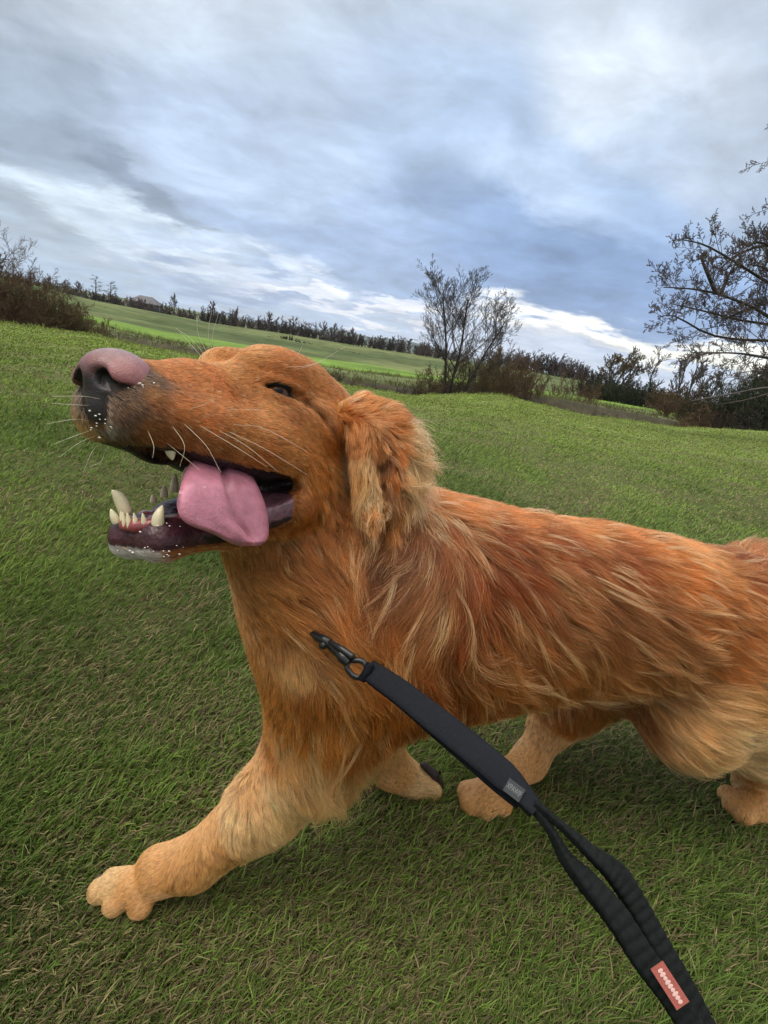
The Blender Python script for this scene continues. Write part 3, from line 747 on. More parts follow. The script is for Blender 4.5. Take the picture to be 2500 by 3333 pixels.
    for i, (fx, Y, w, top, tw, lab) in enumerate([(1935, 58, 7, 1215, M_bark, 'dark bush at the left foot of the round bare tree'), (1990, 56, 7, 1225, M_dark, 'dark green bush under the round bare tree'), (2050, 56, 7, 1232, M_bark, 'dark bush right of the round bare tree'),
            (2115, 54, 6, 1248, M_dark, 'dark green bush below the thin pale tree'), (2180, 50, 6, 1262, M_red, 'russet bush among the ivy trunks'), (2235, 34, 4.5, 1262, M_red, 'russet bush nearest the big tree on its left'), (2310, 32, 4.5, 1245, M_dark, 'dark holly bush left of the big tree trunk'),
            (2370, 30, 4.5, 1200, M_dark, 'tall dark ivy bush beside the big tree trunk'), (2440, 28, 5, 1175, M_dark, 'dark evergreen bush filling the right edge'), (2510, 26, 5, 1150, M_dark, 'dark evergreen bush cut by the right edge'), (2290, 28, 3.2, 1330, M_red, 'low russet scrub on the bank under the big tree'), (2420, 26, 3.8, 1320, M_bark, 'dark scrub on the bank at the right edge')]):
        p = spot(fx, Y); shrub('shrub', p, w, top_height(p, fx, top), lab, 300 + i, tw, 760, group=gd, r=.020 if Y < 40 else .034, kids=(8, 7, 3))
    for i, (fx, Y, w, top, lab) in enumerate([(660, 26, 1.6, 1138, 'dark bramble in the ditch above the brow'), (1060, 25, 2.0, 1180, 'dark bramble in the ditch right of the dog forehead'), (1130, 25.5, 1.8, 1192, 'straggly bramble in the ditch above the ear'), (1230, 24.5, 2.2, 1215, 'dark bramble in the ditch between ear and lone tree'),
            (1740, 25.5, 1.8, 1268, 'low bramble in the ditch right of the thicket'), (1940, 26.5, 2.0, 1306, 'straggly bramble in the middle of the ditch on the right'), (2080, 27.5, 2.0, 1334, 'low bramble in the ditch left of the scraggly bush'), (2330, 26, 2.6, 1350, 'bramble in the ditch right of the scraggly bush'), (2470, 27, 2.6, 1372, 'arching bramble at the right end of the ditch')]):
        p = spot(fx, Y); shrub('bramble', p, w, min(.9, top_height(p, fx, top)), lab, 600 + i, M_bark if i % 2 else M_twig3, 220, group='brambles along the ditch', r=.010, kids=(8, 6), cat='bramble')
    sh(2182, 22.6, .9, 1335, 'small scraggly bush on the edge of the ditch, right', 71, M_twig3, 240, r=.005)
    # the big tree at the right edge
    Y = 13.0
    base = spot(2640, Y); base[2] -= .2
    at = base
    t = empty('bare_tree', at); tag(t, 'large spreading tree reaching in from the right edge with dark bare limbs', 'tree')
    rsb = np.random.default_rng(91)
    Q = lambda x, y, dY=0: P(x, y, Y + dY)
    trunk = [base, Q(2650, 1200), Q(2640, 1000), Q(2600, 800, .3), Q(2560, 620, .5)]
    main = [
        [Q(2645, 1120), Q(2500, 1030), Q(2440, 995, -.2), Q(2330, 955, -.3), Q(2245, 940, -.4), Q(2160, 935, -.5)],
        [Q(2645, 1000), Q(2500, 920, .3), Q(2420, 870, .4), Q(2300, 800, .5), Q(2220, 780, .6)],
        [Q(2620, 940), Q(2540, 830, -.3), Q(2480, 790, -.5), Q(2430, 800, -.8)],
        [Q(2645, 1130), Q(2520, 1110, .2), Q(2400, 1105, .2), Q(2300, 1085, .3), Q(2200, 1030, .4), Q(2150, 1030, .5)],
        [Q(2450, 1000), Q(2400, 1020, -.2), Q(2345, 1045, -.3)],
        [Q(2330, 955, -.3), Q(2290, 860, -.2), Q(2280, 830, -.1)],
        [Q(2345, 960, -.3), Q(2370, 900, -.2), Q(2400, 850, -.1)],
        [Q(2600, 850), Q(2500, 800, .6), Q(2400, 830, .9), Q(2340, 880, 1.0)],
        [Q(2600, 1060), Q(2520, 990, .8), Q(2460, 1000, 1.2)],
        [Q(2640, 1090), Q(2520, 1060, .6), Q(2400, 1040, .7), Q(2280, 1010, .8), Q(2190, 990, .8)],
        [Q(2640, 1060), Q(2560, 960, .2), Q(2500, 880, .2), Q(2440, 860, .2)],
        [Q(2640, 1180), Q(2500, 1165, -.4), Q(2400, 1150, -.6), Q(2250, 1148, -.8)],
    ]
    lv = grow([trunk], 5, (.20, .02), 0, rsb)
    v, f = tubes(catmull(np.array(trunk), 14)[None], np.linspace(.24, .03, 14)[None], 9)
    mesh_obj('trunk', v, f, M_bark, t, loc=at)
    main.append([Q(2600, 800, .3), Q(2560, 620, .5), Q(2540, 480, .7), Q(2560, 350, .9)]); main.append([Q(2620, 900, .2), Q(2700, 760, .5), Q(2780, 640, .8)]); main.append([Q(2640, 1000), Q(2760, 900, .5), Q(2880, 860, 1)])
    lm = [catmull(np.array(q), 12) for q in main]
    v, f = tubes(np.array(lm), np.array([np.linspace(.045, .012, 12)] * len(lm)), 6); mesh_obj('limbs', v, f, M_bark, t, loc=at)
    lv = grow(lm, 3, (.022, .0050), 4, rsb, spread=.85, up=.14, kids=(22, 11, 8, 6), ratio=.31, first=.22, wig=.12)
    sprays('crown', lv[1:], M_twig2, t, at)
    # fallen boughs
    for k, (pts, lab) in enumerate([([Q(2640, 1275, 2), Q(2500, 1262, 2), Q(2380, 1283, 2), Q(2250, 1305, 2)], 'long pale fallen bough lying level below the big tree'), ([Q(2600, 1250, 3), Q(2440, 1300, 3), Q(2330, 1318, 3)], 'dark fallen bough sloping down under the big tree')]):
        lv = grow([pts], 2, (.04, .008), 1, rsb, kids=(6,), ratio=.25)
        vs, fs, o = [], [], 0
        for P1, R1 in lv:
            v, f = tubes(P1, R1, 5); vs.append(v); fs.append(f + o); o += len(v)
        tag(mesh_obj('fallen_bough', np.concatenate(vs), np.concatenate(fs), M_twig if k == 0 else M_bark), lab, 'branch')
def conifer(at, h, label, seed, group):
    rs = np.random.default_rng(seed); t = empty('pine_tree', at); tag(t, label, 'tree', group)
    v, f = tubes(catmull(np.array([at, at + (0, 0, h * .5), at + (.02 * h, 0, h)]), 8)[None], np.linspace(.03, .006, 8)[None] * h, 6); mesh_obj('trunk', v, f, M_bark, t, loc=at)
    st = []
    for i in range(16):
        z = h * (.35 + .62 * i / 16); L_ = h * (.30 - .13 * i / 16) * (.6 + .6 * rs.random()); a = rs.random() * 6.28
        b = at + np.array((0, 0, z)); e = b + np.array((math.cos(a) * L_, math.sin(a) * L_, L_ * .25)); st.append([b, (b + e) / 2 + (0, 0, .02 * h), e])
    lv = grow(st, h, (.008 * h, .004 * h), 2, rs, spread=.7, up=.12, kids=(8, 7), ratio=.35, first=.3)
    vs, fs, o = [], [], 0
    for P1, R1 in lv:
        v, f = tubes(P1, R1, 3); vs.append(v); fs.append(f + o); o += len(v)
    mesh_obj('crown', np.concatenate(vs), np.concatenate(fs), M_conifer, t, loc=at, smooth=False)
def box(cx, cy, cz, sx, sy, sz):
    v = [(cx + a * sx / 2, cy + b * sy / 2, cz + c * sz / 2) for a in (-1, 1) for b in (-1, 1) for c in (-1, 1)]
    return v, [(0, 1, 3, 2), (4, 6, 7, 5), (0, 4, 5, 1), (2, 3, 7, 6), (0, 2, 6, 4), (1, 5, 7, 3)]
def house(at, label):
    t = empty('house', at); tag(t, label, 'house'); x, y, z = at
    v, f = box(x, y, z + 1.0, 7.5, 5, 2.6); mesh_obj('wall', v, f, mat('pale render', (.20, .19, .20), rough=.8, noise=.6), t, smooth=False, loc=at)
    v = [(x - 4.2, y - 2.9, z + 2.25), (x + 4.2, y - 2.9, z + 2.25), (x + 4.2, y + 2.9, z + 2.25), (x - 4.2, y + 2.9, z + 2.25), (x - 2.2, y, z + 4.2), (x + 1.6, y, z + 4.2)]
    mesh_obj('roof', v, [(0, 1, 5, 4), (1, 2, 5), (2, 3, 4, 5), (3, 0, 4), (3, 2, 1, 0)], mat('slate', (.10, .095, .11), rough=.7, noise=2), t, smooth=False, loc=at)
    for k in (-2.6, -.8, .9, 2.6):
        v, f = box(x + k, y - 2.52, z + 1.2, .8, .1, .9); mesh_obj('window', v, f, mat('window glass', (.03, .035, .04), rough=.1) if k < -2 else bpy.data.materials['window glass'], t, smooth=False, loc=at)
HEDGE = ['dark hedge bush left of the house on the hilltop', 'low hedge bush against the left wall of the hilltop house', 'hedge bush right of the hilltop house', 'low hedge bush between the house and the upright bare tree', 'hedge bush just right of the upright bare tree',
    'purplish hedge bush two along from the upright bare tree', 'hedge bush left of the slim pointed tree', 'hedge bush right of the slim pointed tree', 'dark hedge bush midway between the two pointed trees', 'hedge bush under the small pointed tree', 'purplish hedge bush right of the small pointed tree', 'hedge bush left of the pale round tree',
    'hedge bush at the foot of the pale round tree', 'purplish hedge bush right of the pale round tree', 'dark hedge bush left of the round-headed tree', 'hedge bush right of the round-headed tree', 'purplish hedge bush midway between the round-headed tree and the blue hill', 'hedge bush under the first pale tree at the blue hill',
    'dark hedge bush between the two pale trees at the blue hill', 'hedge bush below the peak of the blue hill', 'purplish hedge bush below the right slope of the blue hill', 'dark hedge bush right of the last pale round tree', 'hedge bush behind the crown of the head, above the far field', 'purplish hedge bush where the blue hill flattens out',
    'dark hedge bush three left of the lone tree', 'hedge bush two left of the lone tree, under the small skyline tree', 'purplish hedge bush next left of the lone tree', 'hedge bush right behind the lone tree stems']
WOOD = ['wood edge tree seen through the left side of the lone tree', 'wood edge tree seen through the stems of the lone tree', 'wood edge tree just above the thicket, leftmost of the skyline wood', 'wood edge tree second from the left of the skyline wood', 'wood edge tree third from the left of the skyline wood', 'wood edge tree fourth from the left of the skyline wood',
    'wood edge tree in the middle of the skyline wood, left one', 'wood edge tree in the middle of the skyline wood, right one', 'wood edge tree fourth from the right of the skyline wood', 'wood edge tree third from the right of the skyline wood', 'wood edge tree second from the right of the skyline wood', 'wood edge tree at the right end of the skyline wood, beside the round bare tree']
# ------------------------------------------------------------------ the setting is built here
build_ground(); build_far(); build_vegetation(); build_grass(N_GRASS); build_rough(42000)
# ------------------------------------------------------------------ the dog: skeleton and body
YAW = math.radians(68); HP = math.radians(11)
HF = np.array((-math.cos(YAW) * math.cos(HP), -math.sin(YAW) * math.cos(HP), math.sin(HP)))
HL = nrm(np.cross((0, 0, 1), HF))          # the dog's left, towards the camera
HU = np.cross(HF, HL)
HT = math.radians(12)                        # head roll
HL, HU = HL * math.cos(HT) + HU * math.sin(HT), HU * math.cos(HT) - HL * math.sin(HT)
HM = np.stack([HF, HL, HU], 1)              # columns
EYE_L = np.array((.046, .036, .016))
HO = P(905, 1272, .383) - HM @ EYE_L
def H(x, y, z): return HO + HM @ np.array((x, y, z), float)
def tohead(p): return (np.asarray(p) - HO) @ HM
def onplane(fx, fy, yc=0.0):
    """head coordinates of a point of the photograph that lies yc to the left of the head's middle plane"""
    d = ray(fx, fy)
    return tohead(CO + d * (((HO + HL * yc - CO) @ HL) / (d @ HL)))
def M_head(rz=0, ry=0, rx=0):
    R = Matrix.Rotation(math.radians(rz), 3, 'Z') @ Matrix.Rotation(math.radians(ry), 3, 'Y') @ Matrix.Rotation(math.radians(rx), 3, 'X')
    return HM @ np.array(R)

SH = P(1190, 1990, .475); MID = P(1600, 2010, .555); HIP = P(2300, 2060, .66)
BX = nrm(SH - HIP)
F = Field(grid_axis(-.34, .98, .006, [(-.26, .04, .0016)]),
          grid_axis(.18, .95, .006, [(.26, .47, .0016)]),
          grid_axis(-.03, .66, .006, [(.42, .63, .0016)]))
def build_body():
    # torso
    T = lambda c, r, k=.03: F.ell(c, r, np.stack([BX, nrm(np.cross((0, 0, 1), BX)), nrm(np.cross(BX, np.cross((0, 0, 1), BX)))], 1), k)
    T(SH + np.array((.03, .0, .008)), (.14, .095, .128))
    T(P(1420, 1985, .515), (.15, .102, .128))
    T(MID + np.array((0, 0, .014)), (.17, .103, .120))
    T(P(1900, 1975, .60), (.16, .096, .112))
    T(P(2130, 1995, .63), (.14, .094, .104))
    T(HIP + np.array((0, 0, .008)), (.14, .092, .108))
    # neck
    F.cone(H(-.07, -.01, -.0), P(1210, 1850, .495), .048, .085, .03)
    F.cone(H(-.005, 0, -.062), P(1065, 1990, .455), .040, .066, .04)
    F.cone(P(1085, 2010, .455), P(1140, 2240, .465), .066, .070, .04)
    F.cone(H(.035, 0, -.080), P(950, 1930, .44), .022, .040, .03)
    # near fore leg, reaching forward
    el = P(1035, 2440, .43)
    F.cone(P(1105, 2150, .43), el, .066, .052, .03)
    wr = P(640, 2802, .392)
    F.chain([el, P(860, 2622, .41), wr], [.047, .034, .0245], .02)
    pw = G(440, 2882, .028)
    F.cone(wr, pw + np.array((.02, .012, .010)), .025, .0255, .014)
    for a, (px, py) in enumerate([(366, 2868), (326, 2900), (375, 2938), (458, 2945)]):
        t = G(px, py, .018)
        F.cone(pw + (t - pw) * .22 + np.array((0, 0, .004)), t, .0142, .0122, .0015)
    # far fore leg, folded back
    e2 = P(1180, 2300, .56); w2 = P(1275, 2500, .585)
    F.chain([P(1150, 2100, .53), e2, w2], [.06, .04, .026], .02)
    F.cone(w2, P(1385, 2570, .60), .028, .022, .012)
    for q in (-1, 0, 1): F.cone(P(1370, 2565 + q * 14, .60 + q * .012), P(1412, 2592 + q * 16, .60 + q * .014), .014, .011, .006)
    # far hind leg reaching under the belly
    h2 = P(1800, 2350, .70)
    pp = G(1570, 2600, .024)
    w3 = P(1720, 2480, .66)
    F.chain([P(2000, 2150, .70), P(1850, 2280, .70), h2, w3, pp + np.array((.03, .02, .02))], [.075, .048, .030, .024, .025], .02)
    for px, py in [(1525, 2580), (1535, 2615), (1580, 2630), (1630, 2620)]:
        t = G(px, py, .017)
        F.cone(pp + (t - pp) * .1 + np.array((.006, .006, .008)), t, .018, .016, .006)
    # near hind leg, pushing off
    F.cone(HIP + np.array((.02, -.03, -.01)), P(2250, 2330, .60), .09, .065, .03)
    F.chain([HIP + np.array((.06, -.02, -.02)), P(2450, 2330, .66), P(2480, 2440, .70), P(2440, 2570, .73)], [.085, .07, .045, .024], .03)
    pr = G(2455, 2625, .02)
    F.cone(P(2440, 2570, .73), pr, .024, .024, .015)
    for dx, dy in ((-.03, -.02), (-.035, 0), (-.03, .02)):
        F.cone(pr, pr + np.array((dx, dy, -.004)), .018, .014, .006)
    # tail
    F.cone(HIP + np.array((.02, .01, .04)), HIP + np.array((.12, .03, .05)), .065, .04, .03)
    F.chain([HIP + np.array((.09, .02, .06)), P(2440, 1850, .78), P(2560, 1840, .85), P(2720, 1860, .92)], [.04, .032, .03, .025], .03)
def sample(p):
    """the field's value at points"""
    p = np.asarray(p, float); i = []; w = []
    for q in range(3):
        a = F.ax[q]; k = np.clip(np.searchsorted(a, p[:, q]) - 1, 0, len(a) - 2)
        i.append(k); w.append(np.clip((p[:, q] - a[k]) / (a[k + 1] - a[k]), 0, 1))
    r = 0
    for x in (0, 1):
        for y in (0, 1):
            for z in (0, 1):
                r = r + F.d[i[0] + x, i[1] + y, i[2] + z] * (w[0] if x else 1 - w[0]) * (w[1] if y else 1 - w[1]) * (w[2] if z else 1 - w[2])
    return r
def grad(p, h=.003):
    g = np.stack([sample(p + np.eye(3)[q] * h) - sample(p - np.eye(3)[q] * h) for q in range(3)], -1)
    return g / (np.linalg.norm(g, axis=1, keepdims=True) + 1e-9)
def hit(fx, fy, eps=.0005, start=.2):
    """where the photograph's line of sight meets the body"""
    d = ray(fx, fy); L = np.linalg.norm(d); t = start / L
    for _ in range(300):
        p = CO + d * t
        v = float(sample(p[None])[0])
        if v < eps: return p
        t += max(v * .7, .0006) / L
        if t * d[1] > 1.6: return None
    return None
EYES = {}
def eye_spot(s):
    p = hit(918, 1272)
    if s < 0:
        q = tohead(p); q[1] = -q[1]; p = H(*q)
    for _ in range(3): p = p - grad(p[None])[0] * sample(p[None])[0]
    return p, grad(p[None], .008)[0]
def build_head():
    E = lambda c, r, k=.012, op='add', **kw: F.ell(H(*c), r, M_head(**kw), k, op)
    C = lambda a, b, ra, rb, k=.012, op='add': F.cone(H(*a), H(*b), ra, rb, k, op)
    E((-.022, 0, .006), (.074, .052, .043), .02)
    E((.02, 0, .018), (.045, .034, .030), .02)
    E((.0, .018, .030), (.040, .026, .022), .02)
    E((.0, -.018, .030), (.040, .026, .022), .02)
    for s in (1, -1):
        E((.008, s * .033, -.026), (.046, .024, .032), .02)          # cheek
        E((.040, s * .0235, .034), (.026, .015, .014), .018, rz=-s * 25)        # brow
        C((.055, s * .028, -.004), (.0, s * .046, -.006), .014, .016, .015)    # cheek bone
        C((.055, s * .030, -.026), (.10, s * .0235, -.022), .0215, .0205, .014)      # upper lip
        C((.10, s * .0235, -.022), (.149, s * .0125, -.016), .0205, .0195, .012)
        C((.02, s * .036, -.040), (.06, s * .030, -.028), .019, .0205, .014)
    C((.045, 0, .010), (.10, 0, .002), .026, .021, .02)
    C((.10, 0, .002), (.147, 0, -.002), .021, .0175, .015)
    E((.064, 0, .043), (.03, .007, .008), .012, 'sub')
    # roof of the mouth, lower jaw
    E((.085, 0, -.050), (.082, .024, .019), .004, 'sub', ry=-6)
    for s in (1, -1):
        C((-.015, s * .037, -.052), (.03, s * .036, -.072), .020, .017, .014)
        C((.03, s * .036, -.072), (.085, s * .0255, -.086), .017, .0128, .012)
        C((.085, s * .0255, -.086), (.132, s * .0125, -.0925), .0128, .0115, .010)
    C((.02, 0, -.080), (.10, 0, -.090), .022, .013, .012)
    C((.130, -.012, -.0925), (.130, .012, -.0925), .0115, .0115, .010)
    C((.055, 0, -.062), (.125, 0, -.073), .017, .008, .004, 'sub')
    # folds of lip at the corner of the mouth
    for s in (1, -1):
        C((.012, s * .040, -.050), (.006, s * .040, -.072), .015, .015, .012)
        E((.050, s * .040, -.060), (.030, .014, .0085), .004, 'sub', ry=14)
    # eye slits
    for s in (1, -1):
        p, n = eye_spot(s)
        t = nrm(HM @ np.array((-.87, s * .42, -.12))); t = nrm(t - n * (t @ n)); u = nrm(np.cross(n, t)); u = u if u @ HU > 0 else -u
        EYES[s] = (p, n, t, u)
        F.ell(p, (.0150, .0042, .0062), np.stack([t, u, n], 1), .003, 'sub')
        F.ell(p + u * .0060 - n * .0005, (.017, .0030, .0040), np.stack([t, u, n], 1), .005)
        F.ell(p - u * .0058 - n * .0012, (.015, .0024, .0030), np.stack([t, u, n], 1), .005)
        F.chain([p + t * .013 + n * .0005, p + t * .026 - u * .003, p + t * .040 - u * .012, p + t * .052 - u * .026], [.0022, .0022, .002, .001], .008, 'sub')
    Ear(1); Ear(-1)
def Ear(s):
    if s > 0:
        F.chain([P(1150, 1350, .44), P(1205, 1440, .428), P(1222, 1540, .415), P(1215, 1660, .402)], [.013, .017, .017, .012], .006)
        F.chain([P(1180, 1340, .45), P(1262, 1395, .45), P(1305, 1480, .445), P(1300, 1580, .432), P(1270, 1670, .418)], [.014, .018, .018, .014, .009], .006)
        F.chain([P(1225, 1440, .412), P(1245, 1540, .404), P(1252, 1640, .398)], [.006, .010, .008], .006, 'sub')
    else:
        F.chain([H(-.045, -.05, .018), H(-.075, -.07, -.01), H(-.08, -.075, -.06)], [.014, .018, .012], .014)
# ------------------------------------------------------------------ the dog: body mesh and head parts
build_body(); build_head()
DOG_AT = np.array((.2, .55, 0.0))
dog = tag(empty('dog', DOG_AT), 'golden retriever with open mouth and tongue out, running across the grass', 'dog')
V, FQ = F.mesh(); V = relax(V, FQ, 2); VN = vert_normals(V, FQ)
def region(p):
    """head-local masks: inside of the mouth, dark lips"""
    q = tohead(p); x, y, z = q.T
    zt = np.interp(x, [.0, .016, .04, .10, .132, .17], [-.060, -.060, -.051, -.044, -.038, -.036])     # edge of upper lip
    up = (x > .014) & (x < .178) & (z < zt + .0035) & (z > -.068)
    zl = np.interp(x, [.0, .03, .06, .09, .15], [-.064, -.070, -.079, -.085, -.088])
    low = (x > .018 + np.clip(-.066 - z, 0, 1) * 1.6) & (x < .175) & (np.abs(y) < .057) & (z <= -.05) & (z > zl - .010)
    head = (x > .013 + np.clip(np.abs(y) - .034, 0, 1) * 1.6) & (x < .19) & (np.abs(y) < .060)
    return head & (up | low), q
def zl0(x): return np.interp(x, [.0, .03, .06, .09, .15], [-.064, -.070, -.079, -.085, -.088])
def body_tint(v, n):
    c = np.tile(np.array((.26, .115, .035)), (len(v), 1))
    m, q = region(v)
    x, y, z = q.T
    c[m] = (.016, .010, .012)
    rim = m & (z < -.062) & (z > zl0(x) - .004); c[rim] = (.10, .045, .065)
    inner = m & (z < -.062) & (np.abs(y) < .03) & (x > .03)
    c[inner] = (.06, .02, .03)
    nd = (((q - np.array((.160, 0, -.003))) / np.array((.027, .026, .023))) ** 2).sum(1)
    kk = np.clip((1.25 - nd) / .4, 0, 1)[:, None]; c = c * (1 - kk) + np.array((.022, .015, .014)) * kk
    for s in EYES:
        p, nn, t, u = EYES[s]; w = v - p
        d = np.sqrt((w @ t / 1.9) ** 2 + ((w @ u) * 1.5) ** 2 + (w @ nn / 1.5) ** 2)
        k = np.clip((.0088 - d) / .002, 0, 1)[:, None]
        c = c * (1 - k) + np.array((.012, .009, .012)) * k
    return c, m
BT, BM = body_tint(V, VN)
M_skin = mat('coat skin', rough=.75, attr='tint', noise=60, vary=.3)
M_wet = mat('wet lip skin', rough=.32, attr='tint', noise=90, vary=.5, bump=(260, .6, .002))
body = mesh_obj('body', V, FQ, M_skin, dog, col=BT, loc=DOG_AT)
body.data.materials.append(M_wet)
fm = BM[FQ].all(1)
body.data.polygons.foreach_set('material_index', fm.astype(np.int32))

def sdf_part(name, lo, hi, step, fn, m, colfn=None, smooth=1):
    f = Field(*[np.arange(l, h, step) for l, h in zip(lo, hi)])
    fn(f); v, q = f.mesh()
    if smooth: v = relax(v, q, smooth)
    c = colfn(v, vert_normals(v, q)) if colfn else None
    return mesh_obj(name, v, q, m, dog, col=c, loc=DOG_AT)
def hell(f, c, r, k=.004, op='add', **kw): f.ell(H(*c), r, M_head(**kw), k, op)
def hcone(f, a, b, ra, rb, k=.004, op='add'): f.cone(H(*a), H(*b), ra, rb, k, op)
NC = H(.165, 0, -.002)
def nose_fn(f):
    NS = .88
    def nz(c): return H(.162 + (c[0] - .165) * NS, c[1] * NS, c[2] * NS + .001)
    def hell(f, c, r, k=.004, op='add', **kw): f.ell(nz(c), np.array(r) * NS, M_head(**kw), k, op)
    def hcone(f, a, b, ra, rb, k=.004, op='add'): f.cone(nz(a), nz(b), ra * NS, rb * NS, k, op)
    hell(f, (.160, 0, .003), (.0205, .0215, .0175), .006)
    hell(f, (.152, 0, .006), (.018, .018, .012), .006)
    for s in (1, -1):
        hell(f, (.160, s * .0140, -.002), (.016, .0112, .0115), .005, rz=s * 8, ry=-10)
    hell(f, (.164, 0, -.014), (.0125, .0115, .016), .006)
    for s in (1, -1):
        hcone(f, (.190, s * .0085, .001), (.1745, s * .0100, -.001), .0050, .0040, .004, 'sub')
        hcone(f, (.176, s * .0115, -.004), (.167, s * .021, -.0075), .0036, .0030, .003, 'sub')
        hcone(f, (.165, s * .023, -.0085), (.146, s * .028, -.010), .0022, .0014, .003, 'sub')
    hcone(f, (.1855, 0, .004), (.180, 0, -.03), .0010, .0014, .002, 'sub')
def nose_col(v, n):
    q = (tohead(v) - np.array((.162, 0, .001))) / .88 + np.array((.165, 0, 0)); x, y, z = q.T; nl = n @ HM
    top = np.clip((z + .003) / .012, 0, 1)[:, None]
    wing = np.clip((np.abs(y) - .008) / .008, 0, 1)[:, None] * np.clip((z + .010) / .006, 0, 1)[:, None]
    dark = np.array((.035, .028, .036)); pink = np.array((.25, .095, .10)); gray = np.array((.26, .19, .21))
    c = dark + (pink - dark) * np.maximum(wing, top * .7)
    c = c + (gray - c) * (np.clip((nl[:, 2] - .55) / .4, 0, 1)[:, None] * .8) * top  # pale sky sheen on upward faces, painted into the nose colour
    for s in (1, -1):
        d = np.linalg.norm((q - np.array((.172, s * .0105, -.001))) * np.array((.7, 1, 1)), axis=1)
        c = np.where((d < .0066)[:, None], np.array((.012, .009, .012)), c)
    return c
M_nose = mat('nose leather', rough=.42, attr='tint', noise=300, vary=.18, bump=(1100, .5, .0012), coat=.12)
sdf_part('nose', NC - .036, NC + .036, .0008, nose_fn, M_nose, nose_col, 2)
# eyes
def eye_fn(p):
    def fn(f): f.ell(p, (.0118,) * 3, None, .001)
    return fn
M_eye = bpy.data.materials.new('eye'); M_eye.use_nodes = True
_b = M_eye.node_tree.nodes['Principled BSDF']; _b.inputs['Roughness'].default_value = .05; _b.inputs['Specular IOR Level'].default_value = .2
_a = M_eye.node_tree.nodes.new('ShaderNodeAttribute'); _a.attribute_name = 'tint'; M_eye.node_tree.links.new(_a.outputs['Color'], _b.inputs['Base Color']); _b.inputs['Coat Weight'].default_value = .1
for s in (1, -1):
    p, n, t, u = EYES[s]
    c = p - n * .0112 + u * .0012
    ax_ = nrm(n + nrm(CO - c) * .5 if s > 0 else n)
    def eye_col(v, nn_, c=c, ax_=ax_):
        a = np.arccos(np.clip(((v - c) / (np.linalg.norm(v - c, axis=1, keepdims=True) + 1e-9)) @ ax_, -1, 1))[:, None]
        return np.where(a < .26, (.002, .002, .002), np.where(a < .62, (.085, .030, .010), (.030, .018, .014)))
    sdf_part('eye', c - .014, c + .014, .0007, eye_fn(c), M_eye, eye_col)
# tongue
rows = [[(.030, -.017, -.064), (.030, .017, -.064)], [(.060, -.014, -.058), (.052, .022, -.060)]]
for (lx, ly), (rx, ry), yl, yr in [((648, 1490), (800, 1530), .006, .012), ((604, 1530), (818, 1556), .026, .026), ((588, 1590), (842, 1590), .040, .037),
                             ((580, 1650), (864, 1635), .045, .042), ((606, 1702), (873, 1690), .047, .045), ((690, 1736), (870, 1738), .049, .047), ((745, 1764), (860, 1762), .050, .048)]:
    rows.append([tuple(onplane(lx, ly, yl)), tuple(onplane(rx, ry, yr))])
rows.append([tuple(onplane(785, 1779, .050)), tuple(onplane(846, 1777, .049))])
def tongue():
    E = catmull(np.array(rows), 70)                     # rows x 2 x 3
    nr, nc = len(E), 41
    ctr = E.mean(1); tan = np.gradient(ctr, axis=0)
    acr = E[:, 1] - E[:, 0]
    nor = np.cross(acr, tan); nor /= np.linalg.norm(nor, axis=1, keepdims=True)
    if (nor[-8] @ np.array((0, 1, 0))) < 0: nor = -nor
    v = []
    u = np.linspace(-1, 1, nc)
    th0 = .0034 * np.sqrt(np.clip(1 - np.abs(u) ** 5, 0, 1)) + .0003
    for i in range(nr):
        s = i / (nr - 1)
        g = -.0042 * np.exp(-((u + .02 + .05 * math.sin(6 * s)) / .085) ** 2) * (1 - .5 * s) - .0018 * np.exp(-(u / .45) ** 2)
        g = g + .0030 * np.abs(u) ** 3 * math.sin(s * 9) * .6 + .0012 * np.sin(u * 7 + s * 5) * s
        g = g * min(1, (1 - s) * 5); lift = .004 * (1 - u * u) * (1 - s * .4)
        th = th0 * min(1, .25 + (1 - s) * 9)
        top = ctr[i] + acr[i] * u[:, None] * .5 + nor[i] * (g + lift + th)[:, None]
        bot = ctr[i] + acr[i] * u[:, None] * .5 + nor[i] * (g * .4 + lift - th)[:, None]
        v.append(np.concatenate([top, bot[::-1]]))
    v = np.array(v); m = v.shape[1]
    f = []
    for i in range(nr - 1):
        for j in range(m):
            f.append((i * m + j, i * m + (j + 1) % m, (i + 1) * m + (j + 1) % m, (i + 1) * m + j))
    f.append(tuple(range(m - 1, -1, -1))); f.append(tuple((nr - 1) * m + j for j in range(m)))
    w = v.reshape(-1, 3); col = np.tile(np.array((.46, .175, .245)), (len(w), 1))
    uu = np.tile(np.concatenate([u, u[::-1]]), nr)
    col *= (1 - .22 * np.exp(-(uu / .07) ** 2))[:, None]
    return HO + w @ HM.T, f, col
tv, tf, tcol = tongue()
_tw = np.random.default_rng(3); tcol = tcol * (1 + .10 * (fbm(tv[:, 0] * 420, tv[:, 2] * 420 + tv[:, 1] * 300, 4, 8) - .5)[:, None] * 3)
M_tongue = mat('tongue', rough=.38, attr='tint', noise=140, vary=.16, bump=(700, .4, .0012), sub=.25, coat=.25)
_n = M_tongue.node_tree; _N = _n.nodes; _tc = _N.new('ShaderNodeTexCoord'); _f = _N.new('ShaderNodeTexNoise'); _f.inputs['Scale'].default_value = 170; _f.inputs['Detail'].default_value = 8; _f.inputs['Roughness'].default_value = .7
_n.links.new(_tc.outputs['Object'], _f.inputs['Vector']); _r = _N.new('ShaderNodeMapRange'); _r.inputs['From Min'].default_value = .64; _r.inputs['From Max'].default_value = .72; _n.links.new(_f.outputs['Fac'], _r.inputs['Value'])
